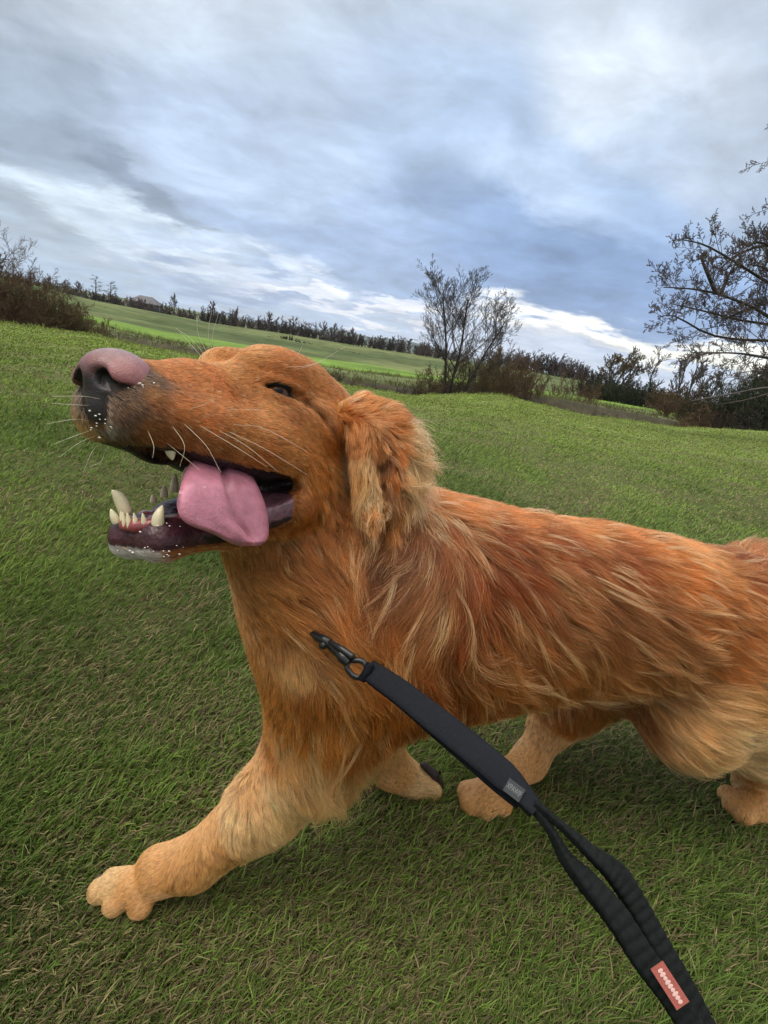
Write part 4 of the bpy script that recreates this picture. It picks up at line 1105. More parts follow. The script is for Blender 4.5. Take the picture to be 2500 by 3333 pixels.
_x = _N.new('ShaderNodeMix'); _x.data_type = 'RGBA'; _n.links.new(_r.outputs[0], _x.inputs[0]); _n.links.new(_N['Principled BSDF'].inputs['Base Color'].links[0].from_socket, _x.inputs[6]); _x.inputs[7].default_value = (.72, .58, .62, 1); _n.links.new(_x.outputs[2], _N['Principled BSDF'].inputs['Base Color'])  # pale flecks: froth, and wet glints painted into the tongue colour
mesh_obj('tongue', tv, tf, M_tongue, dog, col=tcol, loc=DOG_AT)
# gums and the floor of the mouth
def gum_fn(f):
    arch = [(.045, .0265, -.070), (.085, .0215, -.077), (.118, .0165, -.081), (.136, .011, -.0835), (.1425, .004, -.084)]
    pts = arch + [(x, -y, z) for x, y, z in arch[::-1]]
    f.chain([H(*q) for q in pts], [.0034] * len(pts), .004)
    hell(f, (.082, 0, -.083), (.055, .018, .005), .006)
M_gum = mat('gum', (.26, .055, .065), rough=.28, noise=120, vary=.45, bump=(300, .4, .002), coat=.5, sub=.15)
_g = H(.09, 0, -.078)
sdf_part('gum', _g - .075, _g + .075, .0013, gum_fn, M_gum)
# teeth
M_tooth = mat('tooth enamel', (.78, .70, .50), rough=.2, noise=200, vary=.12, coat=.3, sub=.1)
def tooth(a, b, r, bend=(0, 0, 0), flat=1.0):
    a = np.array(a, float); b = np.array(b, float); bd = np.array(bend, float)
    n, m = 14, 14; v = []; f = []
    ax = nrm(b - a); p = nrm(np.cross(ax, HL if abs(ax @ HL) < .9 else HF)); q = np.cross(ax, p)
    for i in range(n):
        s = i / (n - 1)
        c = a + (b - a) * s + bd * math.sin(math.pi * s)
        rr = .76 * r * (1 - s ** 2.3) ** .62 * (1 - .22 * s) * (1 + .15 * math.sin(3 * s)) + 1e-5
        for j in range(m):
            t = 2 * math.pi * j / m
            v.append(c + (p * math.cos(t) + q * math.sin(t) * flat) * rr)
    for i in range(n - 1):
        for j in range(m): f.append((i * m + j, i * m + (j + 1) % m, (i + 1) * m + (j + 1) % m, (i + 1) * m + j))
    f.append(tuple(range(m - 1, -1, -1))); f.append(tuple((n - 1) * m + j for j in range(m)))
    mesh_obj('tooth', v, f, M_tooth, dog, loc=DOG_AT)
def hp(fx, fy, y): return H(*onplane(fx, fy, y))
tooth(hp(514, 1716, .0155), hp(529, 1643, .0175), .0050, HF * .0012)
tooth(hp(412, 1672, -.0150), hp(364, 1594, -.018), .0058, -HF * .0004 + HU * .002)
tooth(hp(380, 1702, -.010), hp(360, 1656, -.011), .0034)
for y in (-.0085, -.0052, -.0018, .0018, .0052, .0085):
    x = .1455 - y * y * 70
    tooth(H(x - .001, y, -.086), H(x + .0022, y * 1.08, -.0755 + .0006 * math.cos(y * 900)), .0027, flat=.7)
for bx, by, tx, ty, y, r in [(500, 1636, 498, 1607, -.0165, .0036), (534, 1620, 536, 1578, -.0185, .0042), (566, 1602, 571, 1541, -.021, .0048), (604, 1575, 612, 1512, -.0235, .006), (640, 1560, 628, 1502, -.026, .006)]:
    tooth(hp(bx, by, y), hp(tx, ty, y), r, flat=.6)
tooth(hp(556, 1452, .0195), hp(562, 1499, .0205), .0044, HF * .0008)
for bx, by, tx, ty, y, r in [(800, 1520, 795, 1556, .014, .006), (850, 1530, 842, 1572, .018, .007)]:
    tooth(hp(bx, by, y), hp(tx, ty, y), r, flat=.6)
# ------------------------------------------------------------------ the dog: coat, combed by guides
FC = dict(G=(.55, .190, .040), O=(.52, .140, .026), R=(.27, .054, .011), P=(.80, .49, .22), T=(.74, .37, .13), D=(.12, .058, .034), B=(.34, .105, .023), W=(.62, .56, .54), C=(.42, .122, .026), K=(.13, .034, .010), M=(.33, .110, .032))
# x, y (photograph), direction in the picture, length mm, colour, wildness
GUIDES = [
 (540, 1200, 1, .15, 4, 'O', 0), (620, 1200, 1, .1, 4, 'O', 0), (430, 1290, .9, .5, 4, 'D', 0), (500, 1290, 1, .3, 4, 'B', 0), (400, 1350, .7, .8, 4, 'D', 0), (380, 1420, .6, .8, 5, 'D', 0),
 (352, 1395, .4, .9, 4, 'W', .2), (345, 1440, .5, .9, 4, 'D', .1), (300, 1420, .3, .9, 5, 'P', .1), (325, 1375, .4, .9, 4, 'D', .1), (380, 1355, .6, .8, 4, 'D', .1), (330, 1450, .3, .9, 6, 'B', .1), (450, 1350, .9, .6, 5, 'D', 0), (430, 1440, .7, .8, 5, 'D', 0), (520, 1470, .7, .8, 6, 'D', 0), (500, 1240, 1, .2, 4, 'D', 0), (480, 1380, .9, .6, 5, 'B', 0), (480, 1440, .7, .8, 6, 'B', 0), (590, 1330, 1, .3, 5, 'O', 0), (600, 1430, .8, .6, 6, 'B', 0), (690, 1380, 1, .35, 5, 'O', 0), (700, 1480, .9, .5, 6, 'B', 0),
 (700, 1240, 1, -.05, 4, 'O', 0), (780, 1210, 1, -.15, 4, 'G', 0), (740, 1160, .9, -.4, 5, 'G', 0), (660, 1150, .5, -.8, 6, 'O', 0), (830, 1150, 1, 0, 5, 'G', 0), (920, 1170, 1, .2, 6, 'O', 0), (900, 1210, 1, .1, 5, 'O', 0),
 (800, 1300, 1, .2, 4, 'C', 0), (870, 1340, 1, .25, 5, 'G', 0), (800, 1420, 1, .35, 6, 'G', 0), (850, 1510, 1, .35, 7, 'O', 0), (950, 1330, .9, .45, 5, 'C', 0), (1000, 1420, .8, .6, 7, 'G', 0), (950, 1480, .8, .5, 8, 'G', 0),
 (1040, 1240, .9, .5, 7, 'G', 0), (1090, 1300, .8, .55, 8, 'G', 0), (1080, 1400, .6, .8, 8, 'C', 0), (1100, 1500, .3, .95, 12, 'G', .2), (1040, 1560, .3, .95, 10, 'G', .1), (1000, 1640, .3, .95, 9, 'C', .1), (950, 1680, .5, .8, 8, 'B', .1), (1080, 1650, .2, 1, 16, 'C', .3), (900, 1700, .6, .8, 12, 'B', .1),
 (400, 1785, .8, .5, 5, 'W', .2), (470, 1790, 1, .1, 5, 'W', .2), (560, 1790, 1, -.1, 6, 'B', .1), (640, 1770, 1, 0, 8, 'B', .1), (720, 1740, 1, .1, 10, 'B', .1),
 (1180, 1330, .9, .1, 12, 'O', .2), (1240, 1320, 1, -.25, 20, 'O', .5), (1270, 1370, 1, 0, 22, 'O', .4), (1330, 1420, 1, .1, 26, 'P', .6), (1340, 1500, 1, .3, 30, 'P', .6), (1330, 1580, .8, .5, 28, 'P', .5), (1290, 1450, .6, .8, 14, 'O', .2),
 (1280, 1540, .1, 1, 16, 'O', .2), (1290, 1620, -.1, 1, 24, 'C', .3), (1290, 1470, .5, .9, 14, 'O', .2), (1275, 1680, -.1, 1, 28, 'C', .3), (1180, 1420, .2, 1, 16, 'C', .2), (1190, 1500, .1, 1, 24, 'T', .4), (1200, 1600, -.05, 1, 34, 'P', .5), (1230, 1660, -.1, 1, 24, 'C', .5), (1245, 1500, .05, 1, 10, 'K', .1), (1250, 1560, .05, 1, 10, 'K', .1), (1255, 1630, .0, 1, 12, 'K', .1),  # K hairs paint the shadow gap between the ear lobes into the coat
 (780, 1800, .3, 1, 14, 'B', .1), (900, 1790, .5, .9, 18, 'B', .1), (1000, 1760, .5, .85, 20, 'C', .2), (1120, 1740, .4, .9, 26, 'C', .4), (770, 1920, .7, .75, 16, 'G', .1), (860, 1920, .9, .5, 22, 'G', .2), (980, 1920, .95, .4, 26, 'C', .3), (1100, 1880, .8, .6, 32, 'C', .4),
 (830, 2010, .8, .55, 18, 'G', .1), (930, 2030, .9, .45, 24, 'G', .2), (1060, 2060, .85, .5, 34, 'G', .3), (1150, 2000, .6, .8, 38, 'C', .5), (1200, 2170, .85, .55, 36, 'O', .2), (1330, 2270, .85, .5, 34, 'O', .2), (1090, 2170, .8, .6, 34, 'G', .2),
 (820, 2130, .25, 1, 14, 'G', 0), (890, 2220, .2, 1, 11, 'G', 0), (960, 2170, .3, 1, 16, 'T', 0), (1000, 2270, .1, 1, 20, 'C', .1), (910, 2330, .1, 1, 10, 'G', .1), (1000, 2380, .1, 1, 30, 'G', .2), (1100, 2350, .1, 1, 40, 'G', .3), (1150, 2430, .0, 1, 42, 'C', .3),
 (920, 2450, .3, .9, 24, 'T', .2), (1000, 2480, .4, .9, 60, 'P', .4), (1080, 2480, .1, 1, 80, 'P', .4), (890, 2440, .0, 1, 9, 'G', .1), (820, 2560, .0, 1, 10, 'T', .1), (900, 2580, .4, .9, 22, 'P', .2), (760, 2680, .2, 1, 12, 'P', .1), (850, 2690, .4, .9, 20, 'P', .3),
 (680, 2680, -.3, .9, 9, 'T', 0), (680, 2780, .2, 1, 10, 'T', .1), (600, 2750, -.6, .8, 7, 'T', 0), (580, 2850, -.3, .9, 10, 'T', .1), (480, 2830, -.9, .45, 5, 'T', 0), (430, 2900, -.9, .45, 4, 'T', 0), (340, 2880, -.9, .3, 3.5, 'P', 0), (480, 2940, -.7, .6, 6, 'T', .1),
 (1390, 1620, 1, .4, 22, 'O', .2), (1350, 1700, .5, .9, 28, 'K', .4), (1300, 1760, .2, .95, 30, 'K', .5), (1290, 1800, -.3, .95, 40, 'K', .7), (1360, 1760, .0, .95, 40, 'K', .6), (1330, 1850, -.2, .95, 40, 'K', .7), (1230, 1880, -.3, .95, 40, 'K', .8), (1230, 1960, -.5, .9, 44, 'C', .7), (1420, 1720, .6, .8, 40, 'R', .3), (1400, 1830, -.1, 1, 50, 'M', .4), (1420, 1930, -.35, .95, 54, 'M', .5),  # K hairs carry painted shadow behind and below the ear
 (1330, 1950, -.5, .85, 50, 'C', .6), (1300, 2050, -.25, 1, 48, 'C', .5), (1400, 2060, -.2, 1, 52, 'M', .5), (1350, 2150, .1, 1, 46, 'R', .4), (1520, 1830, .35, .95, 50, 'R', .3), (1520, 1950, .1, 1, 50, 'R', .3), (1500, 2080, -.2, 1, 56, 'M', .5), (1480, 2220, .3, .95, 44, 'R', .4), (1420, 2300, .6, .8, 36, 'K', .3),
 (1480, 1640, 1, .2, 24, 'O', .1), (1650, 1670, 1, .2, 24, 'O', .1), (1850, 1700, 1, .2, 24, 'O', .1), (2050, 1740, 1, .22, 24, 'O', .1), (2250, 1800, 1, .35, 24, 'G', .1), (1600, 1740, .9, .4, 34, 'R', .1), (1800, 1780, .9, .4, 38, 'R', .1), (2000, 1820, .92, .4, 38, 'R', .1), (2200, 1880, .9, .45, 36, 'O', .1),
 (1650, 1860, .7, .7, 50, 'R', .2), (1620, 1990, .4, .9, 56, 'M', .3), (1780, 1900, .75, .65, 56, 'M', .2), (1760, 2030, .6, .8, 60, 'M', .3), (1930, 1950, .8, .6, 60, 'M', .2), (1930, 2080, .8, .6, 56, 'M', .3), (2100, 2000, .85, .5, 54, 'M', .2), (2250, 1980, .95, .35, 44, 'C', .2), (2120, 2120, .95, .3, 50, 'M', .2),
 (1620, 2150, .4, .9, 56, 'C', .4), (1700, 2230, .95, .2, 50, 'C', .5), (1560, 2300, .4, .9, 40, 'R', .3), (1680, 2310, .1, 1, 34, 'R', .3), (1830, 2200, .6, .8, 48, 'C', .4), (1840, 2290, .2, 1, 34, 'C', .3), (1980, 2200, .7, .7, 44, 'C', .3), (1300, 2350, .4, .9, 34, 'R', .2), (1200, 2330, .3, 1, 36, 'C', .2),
 (2080, 2280, .5, .85, 34, 'M', .3), (2150, 2230, .9, .4, 40, 'M', .3), (2200, 2350, .8, .55, 36, 'T', .2), (2350, 2150, 1, .1, 42, 'C', .2), (2350, 2280, 1, .15, 40, 'T', .2), (2350, 2400, 1, .3, 40, 'P', .2), (2450, 2300, 1, .2, 40, 'T', .2), (2300, 2450, .9, .45, 32, 'T', .2), (2440, 2480, .9, .3, 36, 'P', .2), (2350, 2050, 1, .3, 40, 'C', .2),
 (1770, 2400, -.2, 1, 10, 'T', .1), (1730, 2480, -.3, 1, 8, 'T', 0), (1600, 2560, -.7, .6, 7, 'T', .1), (1540, 2600, -.7, .7, 6, 'T', .1), (1240, 2460, .2, 1, 8, 'T', 0), (1290, 2540, .7, .7, 8, 'T', 0), (1370, 2580, .9, .5, 9, 'P', .3), (2440, 2590, -.1, 1, 8, 'T', 0), (2470, 2630, -.2, 1, 8, 'T', 0), (2430, 1850, 1, .2, 60, 'R', .4), (2490, 1850, 1, .1, 60, 'R', .4)]
def setup_guides():
    gp, gd, gl, gc, gw = [], [], [], [], []
    for x, y, dx, dy, ln, c, w in GUIDES:
        p = hit(x, y)
        if p is None: continue
        n = grad(p[None])[0]
        dep = (p - CO) @ np.array(FW)
        d = (np.array(XA) * dx - np.array(YA) * dy)
        vw = nrm(p - CO)
        d = d - vw * (d @ vw)
        # the tangent vector whose picture is the wanted direction
        if abs(n @ vw) > .15: d = d - vw * ((d @ n) / (vw @ n))
        else: d = d - n * (d @ n)
        gp.append(p); gd.append(nrm(d)); gl.append(ln / 1000); gc.append(FC[c]); gw.append(w)
    # far side of the dog: the same flow backwards and down
    return [np.array(q) for q in (gp, gd, gl, gc, gw)]
GP, GD, GL, GC, GW = setup_guides()
def flow(p, n=None, chunk=20000):
    D, Ln, Cc, W = [], [], [], []
    for i in range(0, len(p), chunk):
        q = p[i:i + chunk]
        d2 = ((q[:, None, :] - GP[None]) ** 2).sum(-1)
        w = 1 / (d2 + 1e-5) ** 2
        w /= w.sum(1, keepdims=True)
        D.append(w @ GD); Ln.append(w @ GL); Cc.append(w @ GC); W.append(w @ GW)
    D = np.concatenate(D)
    return D, np.concatenate(Ln), np.concatenate(Cc), np.concatenate(W)
tri = np.concatenate([FQ[:, [0, 1, 2]], FQ[:, [0, 2, 3]]])
ta, tb, tc_ = V[tri[:, 0]], V[tri[:, 1]], V[tri[:, 2]]
tn = np.cross(tb - ta, tc_ - ta); tarea = np.linalg.norm(tn, axis=1) / 2; tn /= (2 * tarea[:, None] + 1e-12)
tcen = (ta + tb + tc_) / 3
tri_ok = ~BM[tri].any(1)
for s in EYES:
    p, nn, t, u = EYES[s]; w_ = tcen - p
    tri_ok &= ~(np.sqrt((w_ @ t / 1.9) ** 2 + ((w_ @ u) * 1.5) ** 2) < .0080) | (np.abs(w_ @ nn) > .02)
nq = tohead(tcen)
noseskin = (((nq - np.array((.156, 0, .002))) / np.array((.0225, .0215, .0172))) ** 2).sum(1) < 1
noseskin |= (((nq - np.array((.164, 0, -.012))) / np.array((.0125, .0115, .015))) ** 2).sum(1) < 1
tri_ok &= ~noseskin
facing = ((CO - tcen) * tn).sum(1) / np.linalg.norm(CO - tcen, axis=1)
vis = np.where(facing > -.25, 1.0, .35)
def roots(density, sel):
    w = tarea * density * vis * sel * tri_ok
    n = int(w.sum())
    i = rng.choice(len(w), n, p=w / w.sum())
    r1 = np.sqrt(rng.random(n))[:, None]; r2 = rng.random(n)[:, None]
    return ta[i] * (1 - r1) + tb[i] * r1 * (1 - r2) + tc_[i] * r1 * r2
_, TL, _, _ = flow(tcen)
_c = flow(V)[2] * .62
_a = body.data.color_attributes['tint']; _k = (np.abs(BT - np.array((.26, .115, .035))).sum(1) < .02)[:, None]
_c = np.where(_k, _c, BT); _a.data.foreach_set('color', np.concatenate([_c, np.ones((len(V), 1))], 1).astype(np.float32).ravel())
def tangent(d, n):
    d = d - n * (d * n).sum(1, keepdims=True)
    return d / (np.linalg.norm(d, axis=1, keepdims=True) + 1e-9)
def comb(p0, steps, lift, lenmul, wild, free=0.0):
    """strands that start at p0 and run along the flow over the body"""
    n0 = grad(p0); D, Ln, Cc, W = flow(p0)
    Ln = Ln * lenmul; h = Ln / (steps - 1)
    N = len(p0)
    lk = fbm(p0[:, 0] * 38 + p0[:, 1] * 17, p0[:, 2] * 38 - p0[:, 1] * 21, 3, 11) - .5
    lb = fbm(p0[:, 0] * 55 - p0[:, 1] * 27, p0[:, 2] * 55 + p0[:, 1] * 13, 3, 12) - .5
    turn = rng.normal(0, 1, N) * (.05 + .20 * W * wild) + lk * (.5 + 2.6 * W)
    bend = rng.normal(0, 1, N) * (.08 + .5 * W * wild) + lb * (.8 + 4.5 * W)
    pts = [p0]; p = p0.copy(); n = n0
    up = lift * (1 + .5 * rng.normal(0, 1, N)).clip(.2, 3)
    for k in range(1, steps):
        t = k / (steps - 1)
        if k % 2 == 1 or k == 1:
            Dk = flow(p)[0] if k > 1 else D
            d = tangent(Dk, n)
            if free: d = d * (1 - free) + D / (np.linalg.norm(D, axis=1, keepdims=True) + 1e-9) * free; d /= np.linalg.norm(d, axis=1, keepdims=True)
        s = np.cross(n, d)
        a = turn + bend * (t - .3)
        dd = d * np.cos(a)[:, None] + s * np.sin(a)[:, None]
        dd = dd + n * (up * (1.0 - 1.1 * t))[:, None]
        dd[:, 2] -= .16 * t * (Ln > .02)
        dd /= np.linalg.norm(dd, axis=1, keepdims=True)
        p = p + dd * h[:, None]
        n = grad(p, .004)
        v = sample(p); want = .0006 + .004 * t * (Ln > .012) * (1 + W)
        p = p + n * np.clip(want - v, 0, .01)[:, None]
        pts.append(p)
    return np.stack(pts, 1), Ln, Cc, W, n0
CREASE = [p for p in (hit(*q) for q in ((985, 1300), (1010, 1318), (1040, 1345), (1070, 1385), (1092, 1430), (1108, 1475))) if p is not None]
def clump(G, Ln, Cc, W, n0, kids, spread, tight, rad, jit, light=.0):
    N, K = G.shape[:2]
    idx = np.repeat(np.arange(N), kids); M = len(idx)
    t = np.linspace(0, 1, K)
    n = n0[idx]
    a = tangent(rng.normal(0, 1, (M, 3)), n)
    off = a * (spread * np.sqrt(rng.random(M)) * (1 if np.isscalar(spread) else 1))[:, None] if np.isscalar(spread) else a * (spread[idx] * np.sqrt(rng.random(M)))[:, None]
    conv = 1 - tight * t ** 1.1
    P_ = G[idx] + off[:, None, :] * conv[None, :, None]
    fr = rng.normal(0, 1, (M, 3)) * jit
    P_ = P_ + fr[:, None, :] * (Ln[idx][:, None, None]) * (t ** 1.7)[None, :, None]
    wav = rng.normal(0, 1, (M, 3)); ph = rng.random(M) * 6.28
    P_ = P_ + wav[:, None, :] * (Ln[idx] * .018)[:, None, None] * np.sin(ph[:, None] + 7 * t[None])[..., None] * t[None, :, None]
    sh = .72 + .28 * rng.random(M)                  # strands end at different lengths
    P_ = G[idx][:, :1] + off[:, None, :] + (P_ - (G[idx][:, :1] + off[:, None, :])) * sh[:, None, None]
    # keep strands above the skin
    q = P_.reshape(-1, 3); v = sample(q); bad = v < .0003
    if bad.any():
        g = grad(q[bad]); q[bad] = q[bad] + g * (.0004 - v[bad])[:, None]
        P_ = q.reshape(M, K, 3)
    col = Cc[idx] * (1 + .16 * rng.normal(0, 1, (M, 1))).clip(.5, 1.5)
    cl = (1 + .27 * rng.normal(0, 1, (N, 1)))[idx]
    col = col * cl.clip(.55, 1.5)
    k = (rng.random(M) < light)[:, None] * 1.0
    k = np.maximum(k * .6, (rng.random(N) < light)[idx][:, None] * .75)
    col = col * (1 - k) + np.array(FC['P']) * k
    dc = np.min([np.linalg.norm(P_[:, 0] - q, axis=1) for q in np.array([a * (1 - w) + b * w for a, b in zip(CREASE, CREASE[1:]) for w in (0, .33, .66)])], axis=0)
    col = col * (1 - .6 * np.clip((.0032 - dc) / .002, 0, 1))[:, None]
    R = rad * (1 - .75 * t ** 2)[None] * (.8 + .4 * rng.random((M, 1)))
    return P_, R, col.clip(0, .95)
M_hair = hair_mat('golden hair')
def coat(name, parts, m=M_hair):
    K = parts[0][0].shape[1]
    return curves_obj(name, np.concatenate([q[0] for q in parts]), np.concatenate([q[1] for q in parts]), np.concatenate([q[2] for q in parts]), m, dog, DOG_AT)
QUAL = 1.0
short = TL < .0095; mid_ = (TL >= .0095) & (TL < .022); long_ = TL >= .022
def strands(sel, dens, steps, lift, lenmul, wild, kids, spread, tight, rad, jit, light, free=0.0):
    r = roots(dens * QUAL, sel)
    G, Ln, Cc, W, n0 = comb(r, steps, lift, lenmul, wild, free)
    return clump(G, Ln, Cc, W, n0, kids, spread, tight, rad, jit, light)
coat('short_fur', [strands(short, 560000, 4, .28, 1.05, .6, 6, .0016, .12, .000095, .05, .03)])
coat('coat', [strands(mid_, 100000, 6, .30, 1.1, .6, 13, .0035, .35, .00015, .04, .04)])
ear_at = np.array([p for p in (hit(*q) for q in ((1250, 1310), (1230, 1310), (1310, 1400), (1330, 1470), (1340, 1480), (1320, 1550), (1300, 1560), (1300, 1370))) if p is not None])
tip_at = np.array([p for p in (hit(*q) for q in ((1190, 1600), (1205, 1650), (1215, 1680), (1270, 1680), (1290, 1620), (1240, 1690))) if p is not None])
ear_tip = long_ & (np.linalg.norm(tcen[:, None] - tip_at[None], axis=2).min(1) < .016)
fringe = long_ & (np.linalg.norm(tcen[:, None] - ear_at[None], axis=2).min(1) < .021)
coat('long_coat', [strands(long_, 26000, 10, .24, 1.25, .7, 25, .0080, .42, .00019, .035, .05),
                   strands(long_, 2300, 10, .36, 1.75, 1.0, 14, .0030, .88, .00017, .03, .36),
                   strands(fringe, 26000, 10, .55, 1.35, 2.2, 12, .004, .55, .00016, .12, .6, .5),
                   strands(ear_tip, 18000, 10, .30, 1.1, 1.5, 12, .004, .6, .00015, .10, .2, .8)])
# ------------------------------------------------------------------ whiskers, lead
def PZ(x, y, z):
    """a point z metres in front of the camera, measured along its axis"""
    d = ray(x, y); return CO + d * (z / (d @ np.array(FW)))
def whiskers():
    W = [  # root, middle, tip in the photograph; distance offsets towards the camera
        [(735, 1335), (790, 1333), (875, 1336)], [(760, 1382), (860, 1395), (1000, 1470)], [(650, 1385), (760, 1450), (870, 1520)], [(710, 1400), (800, 1450), (905, 1535)], [(745, 1405), (860, 1460), (1000, 1545)],
        [(600, 1380), (670, 1450), (720, 1540)], [(560, 1385), (600, 1450), (585, 1520)], [(540, 1440), (590, 1480), (650, 1530)], [(480, 1400), (500, 1450), (497, 1490)], [(620, 1330), (650, 1322), (700, 1300)],
        [(330, 1300), (270, 1290), (170, 1290)], [(300, 1320), (250, 1318), (165, 1312)], [(290, 1370), (240, 1365), (150, 1380)], [(300, 1400), (240, 1420), (165, 1450)], [(310, 1420), (260, 1440), (190, 1490)], [(330, 1440), (300, 1470), (270, 1540)], [(345, 1450), (330, 1500), (290, 1520)],
        [(668, 1160), (630, 1110), (572, 1068)], [(676, 1150), (646, 1090), (640, 1030)], [(690, 1140), (678, 1080), (690, 1010)], [(698, 1140), (692, 1090), (712, 1020)], [(660, 1165), (620, 1120), (585, 1080)],
        [(930, 1195), (1020, 1185), (1125, 1128)], [(955, 1205), (1010, 1190), (1060, 1170)], [(940, 1180), (965, 1160), (990, 1115)]]
    P_, R_ = [], []
    for a, b, c in W:
        p = None; x, y = a
        for k in range(12):
            p = hit(x, y)
            if p is not None and tohead(p)[0] > .0: break
            x += 8; y += 6
        if p is None: continue
        z = (p - CO) @ np.array(FW)
        pts = catmull(np.array([p, PZ(*b, z - .008), PZ(*c, z - .012)]), 9)
        P_.append(pts); R_.append(np.linspace(.00020, .00005, 9))
    m = hair_mat('whisker', rough=.3, tip=1.0)
    curves_obj('whiskers', np.array(P_), np.array(R_), np.tile(np.array((.86, .70, .48)), (len(P_), 1)), m, dog, DOG_AT)
    # white froth on chin and lip: short bright tufts and beads
whiskers()
def pads_fn(f):
    f.chain([P(1378, 2490, .598), P(1412, 2520, .600), P(1432, 2552, .602)], [.005, .007, .006], .003)
    f.chain([P(1434, 2568, .602), P(1440, 2592, .604)], [.006, .0045], .003)
_p = P(1410, 2540, .60)
sdf_part('paw_pad', _p - .045, _p + .045, .002, pads_fn, mat('paw pad', (.025, .018, .018), rough=.6, bump=(400, .5, .001)))
def claws():
    for x, y, dx in [(318, 2858, -14), (312, 2905, -12), (362, 2950, -12), (445, 2962, -10)]:
        a = G(x + 18, y - 4, .013); b = G(x + dx, y + 8, .006)
        v, f = tubes(catmull(np.array([a, (a + b) / 2 + (0, 0, .002), b]), 8)[None], np.linspace(.0032, .0006, 8)[None], 8)
        mesh_obj('claw', v, f, bpy.data.materials.get('claw horn') or mat('claw horn', (.10, .07, .055), rough=.4), dog, loc=DOG_AT)
claws()
def saliva():
    v, f, o = [], [], 0
    r = np.random.default_rng(5)
    spots_ = []
    for i in range(8):                                   # lower lip rim
        x = 372 + r.random() * 210; y = 1728 - (x - 372) * .06 + r.normal(0, 7); spots_.append((x, y, .0004 + .0007 * r.random()))
    for i in range(16): spots_.append((385 + r.random() * 230, 1790 + r.normal(0, 12), .0004 + .0006 * r.random()))
    for i in range(14): spots_.append((330 + r.normal(0, 22), 1375 + r.normal(0, 32), .0004 + .0006 * r.random()))
    for i in range(7): spots_.append((420 + r.random() * 90, 1262 + r.normal(0, 8), .0003 + .0004 * r.random()))
    u = np.array([(math.sin(a) * math.cos(b), math.sin(a) * math.sin(b), math.cos(a)) for a in np.linspace(.01, 3.13, 6) for b in np.arange(8) * math.pi / 4])
    q = [(i * 8 + j, i * 8 + (j + 1) % 8, (i + 1) * 8 + (j + 1) % 8, (i + 1) * 8 + j) for i in range(5) for j in range(8)]
    for x, y, s in spots_:
        p = hit(x, y)
        if p is None or tohead(p)[0] < .05: continue
        n = grad(p[None])[0]
        v.append(p + n * .0016 + u * s * np.array((1.5, 1, .8)) * r.uniform(.4, .8)); f += [tuple(k + o for k in w) for w in q]; o += len(u)
    mesh_obj('saliva', np.concatenate(v), f, mat('froth', (.78, .76, .78), rough=.25, spec=.6), dog, loc=DOG_AT)
saliva()
M_web = mat('black webbing', (.0045, .0055, .010), rough=.7, spec=.18, noise=500, vary=.4, bump=(1600, .5, .0006))
M_pad = mat('padded handle cloth', (.006, .008, .008), rough=.85, spec=.15, noise=300, vary=.4, bump=(1200, .5, .0008))
M_metal = mat('black clip', (.010, .010, .013), rough=.35, spec=.5)
def ribbon(name, path, width, thick, twist, m, parent, ribs=0, at=None, n=90, curl=0.0):
    """path [(x, y, z)], width and twist (degrees) per path point"""
    C_ = catmull(np.array([PZ(*q) for q in path]), n)
    s = np.linspace(0, 1, n); k = np.linspace(0, 1, len(path))
    w = np.interp(s, k, width) * (.72 if ribs else .84); tw = np.radians(np.interp(s, k, twist)); th = np.interp(s, k, thick)
    if ribs: th = th * (1 + .22 * np.abs(np.sin(s * math.pi * ribs))) ; w = w * (1 + .03 * np.abs(np.sin(s * math.pi * ribs)))
    T = np.gradient(C_, axis=0); T /= np.linalg.norm(T, axis=1, keepdims=True)
    view = CO - C_; view /= np.linalg.norm(view, axis=1, keepdims=True)
    A = np.cross(T, view); A /= np.linalg.norm(A, axis=1, keepdims=True); Nn = np.cross(A, T)
    A2 = A * np.cos(tw)[:, None] + Nn * np.sin(tw)[:, None]; N2 = -A * np.sin(tw)[:, None] + Nn * np.cos(tw)[:, None]
    prof = [(-.5, -.25), (-.46, -.45), (-.3, -.5), (0, -.5), (.3, -.5), (.46, -.45), (.5, -.25), (.5, .25), (.46, .45), (.3, .5), (0, .5), (-.3, .5), (-.46, .45), (-.5, .25)]
    v = np.stack([C_ + A2 * (a * w)[:, None] + N2 * (b * th + curl * w * (.25 - a * a))[:, None] for a, b in prof], 1); mm = len(prof)
    f = [(i * mm + j, i * mm + (j + 1) % mm, (i + 1) * mm + (j + 1) % mm, (i + 1) * mm + j) for i in range(n - 1) for j in range(mm)]
    f += [tuple(range(mm - 1, -1, -1)), tuple((n - 1) * mm + j for j in range(mm))]
    o = mesh_obj(name, v.reshape(-1, 3), f, m, parent, loc=at)
    return o, C_, T, A2, N2, w, th
